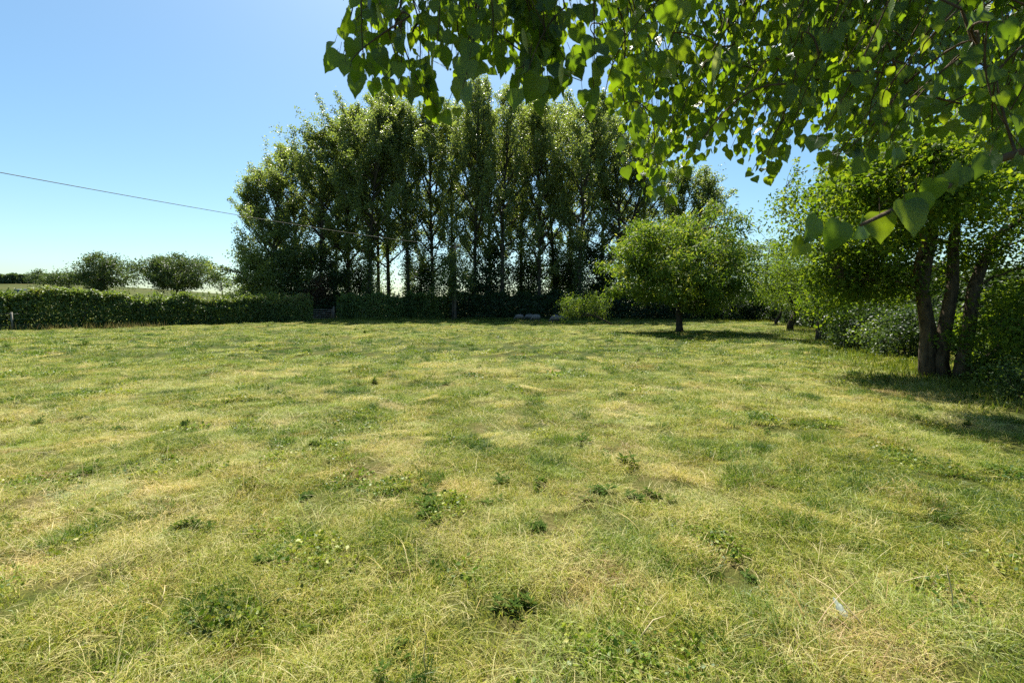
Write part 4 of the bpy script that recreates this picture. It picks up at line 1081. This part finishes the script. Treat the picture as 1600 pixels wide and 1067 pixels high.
# ------------------------------------------------------------------ the lime tree overhead
def lime_leaf_material():
    m, t = nt('lime_leaf')
    a = N_(t, 'ShaderNodeAttribute', attribute_name='tint')
    oi = N_(t, 'ShaderNodeObjectInfo')
    ad = N_(t, 'ShaderNodeMath', operation='MULTIPLY_ADD', use_clamp=True); ad.inputs[1].default_value = 0.6
    t.links.new(oi.outputs['Random'], ad.inputs[0]); t.links.new(a.outputs['Fac'], ad.inputs[2])
    r = ramp(t, [(0.0, (0.019, 0.045, 0.007)), (0.6, (0.036, 0.072, 0.010)), (1.0, (0.062, 0.095, 0.013))])
    t.links.new(ad.outputs[0], r.inputs['Fac'])
    # veins from the leaf's own coordinates: midrib and side veins
    uv = N_(t, 'ShaderNodeUVMap', uv_map='leaf_uv'); sp = N_(t, 'ShaderNodeSeparateXYZ'); t.links.new(uv.outputs[0], sp.inputs[0])
    au = N_(t, 'ShaderNodeMath', operation='ABSOLUTE'); t.links.new(sp.outputs[0], au.inputs[0])
    k = N_(t, 'ShaderNodeMath', operation='MULTIPLY'); k.inputs[1].default_value = 0.75; t.links.new(au.outputs[0], k.inputs[0])
    sb = N_(t, 'ShaderNodeMath', operation='SUBTRACT'); t.links.new(sp.outputs[1], sb.inputs[0]); t.links.new(k.outputs[0], sb.inputs[1])
    ml = N_(t, 'ShaderNodeMath', operation='MULTIPLY'); ml.inputs[1].default_value = 7.5; t.links.new(sb.outputs[0], ml.inputs[0])
    fr = N_(t, 'ShaderNodeMath', operation='FRACT'); t.links.new(ml.outputs[0], fr.inputs[0])
    pg = N_(t, 'ShaderNodeMath', operation='PINGPONG'); pg.inputs[1].default_value = 0.5; t.links.new(fr.outputs[0], pg.inputs[0])
    m1 = N_(t, 'ShaderNodeMapRange'); m1.inputs[1].default_value = 0.0; m1.inputs[2].default_value = 0.10; m1.inputs[3].default_value = 1.0; m1.inputs[4].default_value = 0.0
    t.links.new(pg.outputs[0], m1.inputs[0])
    m2 = N_(t, 'ShaderNodeMapRange'); m2.inputs[1].default_value = 0.0; m2.inputs[2].default_value = 0.025; m2.inputs[3].default_value = 1.0; m2.inputs[4].default_value = 0.0
    t.links.new(au.outputs[0], m2.inputs[0])
    mx = N_(t, 'ShaderNodeMath', operation='MAXIMUM'); t.links.new(m1.outputs[0], mx.inputs[0]); t.links.new(m2.outputs[0], mx.inputs[1])
    vc = N_(t, 'ShaderNodeMix', data_type='RGBA', blend_type='MIX'); vc.inputs[7].default_value = (0.09, 0.12, 0.03, 1)
    vf = N_(t, 'ShaderNodeMath', operation='MULTIPLY'); vf.inputs[1].default_value = 0.45; t.links.new(mx.outputs[0], vf.inputs[0])
    t.links.new(vf.outputs[0], vc.inputs['Factor']); t.links.new(r.outputs['Color'], vc.inputs[6])
    p = N_(t, 'ShaderNodeBsdfPrincipled'); p.inputs['Roughness'].default_value = 0.42; p.inputs['Specular IOR Level'].default_value = 0.4
    t.links.new(vc.outputs[2], p.inputs['Base Color'])
    bp = N_(t, 'ShaderNodeBump'); bp.inputs['Strength'].default_value = 0.35; bp.inputs['Distance'].default_value = 0.002; bp.invert = True
    t.links.new(mx.outputs[0], bp.inputs['Height']); t.links.new(bp.outputs['Normal'], p.inputs['Normal'])
    mu = N_(t, 'ShaderNodeMix', data_type='RGBA', blend_type='MULTIPLY'); mu.inputs['Factor'].default_value = 1.0; mu.inputs[7].default_value = (8.0, 6.4, 1.0, 1)
    t.links.new(r.outputs['Color'], mu.inputs[6])
    tr = N_(t, 'ShaderNodeBsdfTranslucent'); t.links.new(mu.outputs[2], tr.inputs['Color'])
    ms = N_(t, 'ShaderNodeMixShader'); ms.inputs['Fac'].default_value = 0.36
    t.links.new(p.outputs[0], ms.inputs[1]); t.links.new(tr.outputs[0], ms.inputs[2])
    o = N_(t, 'ShaderNodeOutputMaterial'); t.links.new(ms.outputs[0], o.inputs['Surface'])
    return m
M_LIME = lime_leaf_material()
M_BRACT = leaf_material('lime_bract', [(0.0, (0.34, 0.38, 0.13)), (1.0, (0.46, 0.48, 0.20))], trans=0.4, rough=0.6, spec=0.3, tboost=(1.2, 1.2, .8))

def lime_leaf_template(seed):
    """heart-shaped blade one unit long, petiole at the origin, tip along +Y, folded along the midrib"""
    rng = np.random.default_rng(seed)
    out = [(0.10, -0.03), (0.30, -0.05), (0.44, 0.10), (0.485, 0.28), (0.45, 0.46), (0.36, 0.63), (0.23, 0.78), (0.10, 0.90)]
    mid = [0.0, 0.03, 0.12, 0.27, 0.43, 0.58, 0.72, 0.86]
    q = np.linspace(0, 7, 14)
    ox_, oy_ = np.interp(q, range(8), [p[0] for p in out]), np.interp(q, range(8), [p[1] for p in out])
    tooth = np.where(np.arange(14) % 2, 0.016, -0.012); tooth[[0, 13]] = 0
    out = list(zip(ox_ + tooth, oy_ - tooth * 0.5)); mid = list(np.interp(q, range(8), mid))
    asym = rng.uniform(-0.05, 0.05); curl = rng.uniform(-0.40, 0.02); fold = rng.uniform(0.05, 0.50); wav = rng.uniform(0.01, 0.06); ph = rng.random() * 6
    wid = rng.uniform(0.88, 1.05)
    V, UV = [], []
    def add(x, y):
        z = fold * abs(x) - 0.35 * fold * x * x + curl * y * y + wav * math.sin(9 * y + ph + 4 * x) * min(1, abs(x) * 3)
        V.append((x, y, z)); UV.append((x, y))
    for y in mid: add(0.02 * math.sin(3 * y), y)
    add(0.03 * math.sin(3), 1.04)
    nm = len(V); F = []
    for sgn in (1, -1):
        st = len(V)
        for x, y in out: add(sgn * x * wid * (1 + sgn * asym) , y + sgn * asym * 0.3)
        for k in range(len(out) - 1):
            q = (k, st + k, st + k + 1, k + 1)
            F.append(q if sgn > 0 else q[::-1])
        q = (13, st + 13, 14); F.append(q if sgn > 0 else q[::-1])
    # the petiole
    return np.array(V), F, np.array(UV)

LT = [lime_leaf_template(600 + i) for i in range(12)]
lime_meshes = []
for V, F, UV in LT:
    flat = [i for f in F for i in f]
    lime_meshes.append(mesh_from('leaf', V, flat, [len(f) for f in F], (M_LIME,), attrs={'tint': np.full(len(V), 0.2)}, smooth=True, uv=UV))

def build_lime():
    rng = np.random.default_rng(9)
    root = thing('lime_tree', 'lime tree overhead with large heart shaped leaves hanging into the top of the view', 'tree', (0, 0, 0))
    T = np.array([3.4, -2.0, 0.0])
    w = Wood()
    w.tube(np.array([T + (0, 0, -0.2), T + (0, 0, 0.4), T + (0.02, 0, 1.5), T + (0, 0.05, 3.0), T + (-0.05, 0.1, 5.0), T + (0, 0.2, 8.0)]), [0.42, 0.33, 0.29, 0.27, 0.2, 0.08], 14)
    link('trunk', w.mesh('trunk', M_BARK_GREY), root)
    def spline(P, n=24):
        P = np.asarray(P, float); s = np.linspace(0, len(P) - 1.0001, n); out = []
        for q in s:
            i = int(q); f = q - i
            p0, p1, p2, p3 = P[max(i - 1, 0)], P[i], P[min(i + 1, len(P) - 1)], P[min(i + 2, len(P) - 1)]
            out.append(0.5 * ((2 * p1) + (-p0 + p2) * f + (2 * p0 - 5 * p1 + 4 * p2 - p3) * f * f + (-p0 + 3 * p1 - 3 * p2 + p3) * f ** 3))
        return np.array(out)
    boughs = [
        (spline([T + (0, .05, 3.0), (1.9, 0.2, 3.2), (0.5, 1.2, 3.05), (-0.4, 1.55, 2.75)]), 0.05),
        (spline([T + (0, .05, 3.6), (2.4, 0.8, 4.1), (1.5, 2.4, 4.3), (0.9, 3.4, 4.0)]), 0.06),
        (spline([T + (0, .05, 2.8), (2.9, 0.2, 3.0), (2.5, 1.8, 3.5), (2.2, 3.2, 3.7)]), 0.06),
        (spline([T + (0, .02, 2.2), (2.6, 0.1, 2.35), at(1640, 225, 1.35), at(1480, 290, 1.12), at(1345, 352, 0.95)]), 0.022),
        (spline([T + (0, .05, 3.4), (3.6, 0.6, 3.6), (3.7, 2.4, 4.1), (3.4, 3.6, 4.2)]), 0.06),
        (spline([T + (0, .05, 4.6), (2.2, 0.8, 5.2), (0.8, 2.6, 5.2), (0.2, 3.6, 4.9)]), 0.05)]
    bn = []
    for pts, r in boughs:
        w = Wood(); w.tube(pts, np.linspace(r, r * 0.16, len(pts)), 8); link('bough', w.mesh('bough', M_TWIG), root)
        bn.append(pts[4:])
    bnodes = np.concatenate(bn)
    # lower outline of the hanging foliage, as columns and rows of the photograph
    ox = np.array([520, 535, 560, 590, 610, 640, 690, 715, 740, 765, 800, 840, 872, 895, 935, 960, 985, 1010, 1040, 1080, 1110, 1140, 1165, 1205, 1225, 1265, 1300, 1345, 1400, 1440, 1500, 1560, 1640])
    oy = np.array([60, 125, 140, 145, 150, 150, 190, 170, 115, 105, 115, 165, 140, 120, 180, 180, 255, 320, 320, 270, 240, 245, 295, 285, 245, 232, 270, 255, 250, 200, 210, 260, 280])
    twigs = []                                         # base, tip
    def add_twig(c, r, d, ln):
        tip = at(c, r, d)
        near = bnodes[int(np.argmin(np.linalg.norm(bnodes - tip, axis=1)))]
        v = near - tip; v = v / max(np.linalg.norm(v), 1e-6)
        up = norm(np.array([v[0] * 0.6, v[1] * 0.6, 0.85 + 0.3 * rng.random()]) + rng.normal(0, 0.22, 3))
        twigs.append((tip + up * ln, tip, near))
    # hand-placed tips along the outline
    for c in np.r_[np.arange(534, 960, 17), np.arange(960, 1440, 15), np.arange(1440, 1640, 24)]:
        yb = np.interp(c, ox, oy)
        d = rng.uniform(1.15, 1.6) if c < 950 else (rng.uniform(1.7, 3.2) if c < 1230 else (rng.uniform(1.3, 1.9) if c < 1440 else rng.uniform(1.2, 2.2)))
        add_twig(c + rng.normal(0, 4), yb - 12 / d - 2 - abs(rng.normal(0, 9)), d, rng.uniform(0.25, 0.5))
    for k in range(260):                               # filling above the outline
        c = rng.uniform(540, 1660); yb = np.interp(c, ox, oy)
        d = rng.uniform(1.2, 2.3) if c < 950 else rng.uniform(1.5, 3.4)
        r = yb - 40 - (yb + 150) * rng.random() ** 1.2
        add_twig(c, r, d, rng.uniform(0.3, 0.6))
    for k in range(330):                                # the deep right half
        c = rng.uniform(950, 1660); yb = np.interp(c, ox, oy) - 20
        add_twig(c, yb - 20 - (yb + 60) * rng.random(), rng.uniform(2.0, 3.5), rng.uniform(0.35, 0.7))
    for k in range(230):                               # out of frame overhead, the rest of the crown
        d = rng.uniform(0.6, 4.0); x = rng.uniform(-1.0, 4.2) * (0.5 + 0.5 * min(1, d / 2)); z = 1.6 + 0.69 * d + rng.uniform(0.3, 1.6)
        tip = np.array([x, d, z]); near = bnodes[int(np.argmin(np.linalg.norm(bnodes - tip, axis=1)))]
        twigs.append((tip + norm(np.array([0, 0, 0.7]) + rng.normal(0, 0.4, 3)) * 0.5, tip, near))
    for k in range(60):                                # crown above the low branch
        d = rng.uniform(1.5, 3.0); tip = np.array([rng.uniform(0.5, 2.4), d, 1.75 + 0.668 * d + rng.uniform(0.05, 0.7)])
        near = bnodes[int(np.argmin(np.linalg.norm(bnodes - tip, axis=1)))]
        twigs.append((tip + norm(np.array([0, 0, 0.7]) + rng.normal(0, 0.4, 3)) * 0.5, tip, near))
    Lp, Ld, Ln, Ls = [], [], [], []
    stems = Wood(); vis = []
    # grow outwards from the boughs: each twig joins the nearest wood already there
    todo = sorted(twigs, key=lambda q: float(np.min(np.linalg.norm(bnodes - q[0], axis=1))))
    wood_nodes = bnodes.copy(); twigs = []
    for base, tip, _ in todo:
        near = wood_nodes[int(np.argmin(np.linalg.norm(wood_nodes - base, axis=1)))]
        twigs.append((base, tip, near))
        wood_nodes = np.concatenate([wood_nodes, near + (base - near) * np.array([[0.5], [1.0]]), base + (tip - base) * np.array([[0.35]])])
    def add_leaf(p, d, n, s): Lp.append(p); Ld.append(d); Ln.append(n); Ls.append(s)
    for bi, (base, tip, near) in enumerate(twigs):
        ctl = (near + base) / 2 + np.array([0, 0, 0.06]) + rng.normal(0, 0.03, 3)
        link_pts = bezier(near, ctl, base, 6)
        sag = (base + tip) / 2 + rng.normal(0, 0.035, 3)
        tw = bezier(base, sag, tip, 9)
        pts = np.concatenate([link_pts, tw[1:]])
        c, r = CX + F_PX * tip[0] / tip[1], HY - F_PX * (tip[2] - CAM_Z) / tip[1]
        rr = np.linspace(0.0042, 0.0012, len(pts))
        if r > -40 and -20 < c < 1620 and len(vis) < 240:
            w = Wood(); w.tube(pts, rr, 4, cap=False); vis.append(1)
            link('twig', w.mesh('twig', M_TWIG), root)
        else: stems.tube(pts, rr, 3, cap=False)
        ln = np.linalg.norm(tip - base); n = max(3, int(ln / 0.030))
        side = rng.choice([-1, 1])
        ax = norm(np.cross(tip - base, rng.normal(0, 1, 3)))
        for k in range(n + 1):
            f = k / n; q = f * 8; i = min(int(q), 7); p = tw[i] + (tw[i + 1] - tw[i]) * (q - i)
            side = -side
            pet = norm(ax * side * 0.8 + rng.normal(0, 0.35, 3) + np.array([0, 0, -0.3])) * rng.uniform(0.015, 0.04)
            d = norm(np.array([0, 0, -1.0]) + ax * side * 0.30 + rng.normal(0, 0.28, 3))
            nn = norm(np.array([rng.normal(0, 0.6), -0.75, 0.35]) + rng.normal(0, 0.45, 3)); nn = norm(nn - d * (nn @ d))
            add_leaf(p + pet, d, nn, 0.029 + 0.037 * rng.random() ** 1.2)
    # the close leaves on the low branch
    for c, r, d, s, nx in ((1305, 352, 0.92, 0.068, 0.15), (1275, 352, 0.95, 0.070, 0.5), (1340, 342, 0.95, 0.075, 0.8), (1375, 338, 0.98, 0.072, -0.4), (1405, 312, 1.0, 0.088, 0.1), (1255, 368, 0.93, 0.055, 0.9),
                           (1430, 300, 1.0, 0.07, -0.6), (1468, 272, 1.1, 0.07, 0.2), (1455, 285, 1.08, 0.08, -0.5), (1500, 262, 1.15, 0.08, 0.3), (1540, 240, 1.2, 0.085, -0.2), (1570, 235, 1.25, 0.08, 0.4),
                           (1500, 60, 1.3, 0.068, 0.1), (1560, 90, 1.3, 0.07, -0.3), (1540, 20, 1.25, 0.066, 0.4), (1585, 40, 1.2, 0.07, 0.1), (1480, 120, 1.3, 0.068, 0.4), (840, 120, 1.2, 0.085, 0.1)):
        dd = norm(np.array([-0.25, 0, -1.0]) + rng.normal(0, 0.32, 3)); n_ = norm(np.array([nx, -1.0, 0.25]) + rng.normal(0, 0.3, 3)); n_ = norm(n_ - dd * (n_ @ dd))
        add_leaf(at(c + rng.normal(0, 6), r + rng.normal(0, 5), d + rng.normal(0, 0.04)), dd, n_, s * rng.uniform(0.72, 0.98))
    P, D, N, S = map(np.array, (Lp, Ld, Ln, Ls))
    X = np.cross(D, N)
    mid = P + D * S[:, None] * 0.5
    c = CX + F_PX * mid[:, 0] / mid[:, 1]; r = HY - F_PX * (mid[:, 2] - CAM_Z) / mid[:, 1]
    inside = (c > -10) & (c < 1610) & (r > -15) & (mid[:, 1] > 0.3)
    face = np.abs((N * norm(mid - np.array([0, 0, CAM_Z]))).sum(1))
    score = np.where(inside, S / mid[:, 1] * (0.4 + face), -1)
    order = np.argsort(-score)
    big = order[:300]; big = big[score[big] > 0]
    for q in big:
        o = link('leaf', lime_meshes[int(rng.integers(0, 12))], root)
        M = np.eye(4); M[:3, 0], M[:3, 1], M[:3, 2], M[:3, 3] = X[q] * S[q], D[q] * S[q], N[q] * S[q], P[q]
        o.matrix_local = Matrix(M.tolist())
    rest = np.setdiff1d(np.arange(len(P)), big)
    vv, ff, sz, tt, uu, nb = [], [], [], [], [], 0
    kind = rng.integers(0, 12, len(rest))
    for v in range(12):
        idx = rest[kind == v]; V, F, UV = LT[v]; m = len(V)
        Vw = P[idx][:, None, :] + S[idx][:, None, None] * (V[None, :, 0:1] * X[idx][:, None, :] + V[None, :, 1:2] * D[idx][:, None, :] + V[None, :, 2:3] * N[idx][:, None, :])
        vv.append(Vw.reshape(-1, 3)); tt.append(np.repeat(rng.uniform(0, 0.6, len(idx)), m)); uu.append(np.tile(UV, (len(idx), 1)))
        flat = np.array([i for f in F for i in f]); sizes = np.array([len(f) for f in F])
        ff.append((flat[None, :] + (nb + np.arange(len(idx)) * m)[:, None]).ravel()); sz.append(np.tile(sizes, len(idx))); nb += m * len(idx)
    fol = mesh_from('foliage', np.concatenate(vv), np.concatenate(ff), np.concatenate(sz), (M_LIME,), attrs={'tint': np.concatenate(tt)}, smooth=True, uv=np.concatenate(uu))
    tag(link('foliage', fol, root), None, None, None, 'stuff')
    # thin petioles and out-of-frame stems together
    for q in range(len(P)): 
        if inside[q] and S[q] / mid[q, 1] > 0.028:
            b = P[q] - D[q] * 0.012 + np.array([0, 0, 0.02]); stems.tube(np.array([b, P[q] + D[q] * 0.004]), [0.0008, 0.0007], 3, cap=False)
    tag(link('leaf_stalks', stems.mesh('leaf_stalks', M_TWIG), root), None, None, None, 'stuff')
    # pale bracts with little fruits
    bv = []
    for k in range(9):
        f = k / 8; wdt = 0.0095 * math.sin(math.pi * (0.10 + 0.84 * f)) ; 
        for sx in (-1, 0, 1): bv.append((sx * wdt, f * 0.075, 0.004 * abs(sx) - 0.02 * f * f))
    bf = [(k * 3 + j, k * 3 + j + 1, k * 3 + j + 4, k * 3 + j + 3) for k in range(8) for j in range(2)]
    bm_ = bpy.data.meshes.new('bract'); bm_.from_pydata(bv, [], bf); bm_.materials.append(M_BRACT); bm_.update()
    for p in bm_.polygons: p.use_smooth = True
    fr = Wood()
    for k, (dx, dz) in enumerate(((0.01, -0.05), (-0.008, -0.055), (0.002, -0.062))):
        fr.tube(np.array([(0, 0.03, 0), (dx * .5, 0.035, dz * .6), (dx, 0.04, dz)]), 0.0006, 3)
        a = np.linspace(0, math.pi, 5); fr.tube(np.stack([np.full(5, dx), np.full(5, 0.04), dz - 0.0035 + 0.0035 * np.cos(a)], 1), 0.0005 + 0.0035 * np.sin(a), 6)
    fm = fr.mesh('fruit', M_BRACT)
    for c, r, d, s, rz in ((1128, 85, 1.25, 1.25, 0.2), (1088, 100, 1.7, 1.0, 1.0), (1040, 95, 1.9, 1.0, 2.0), (880, 110, 1.25, 0.9, 0.5), (680, 95, 1.3, 0.9, 1.4), (818, 60, 1.3, 0.9, 2.4), (548, 88, 1.3, 0.8, 3.0),
                           (1450, 80, 1.5, 1.1, 0.9), (1230, 60, 2.2, 1.0, 0.3), (1300, 120, 2.4, 1.0, 1.9), (1180, 180, 2.5, 1.0, 2.7), (1010, 205, 2.2, 1.0, 0.0), (590, 20, 1.3, 0.9, 0.8), (1365, 70, 2.0, 1.0, 1.1)):
        e = link('bract', bm_, root, at(c, r - 15, d), (rad(-80 + 15 * math.sin(rz * 5)), rad(10 * math.cos(rz * 3)), rz), (s,) * 3)
        link('fruit', fm, e)
build_lime()
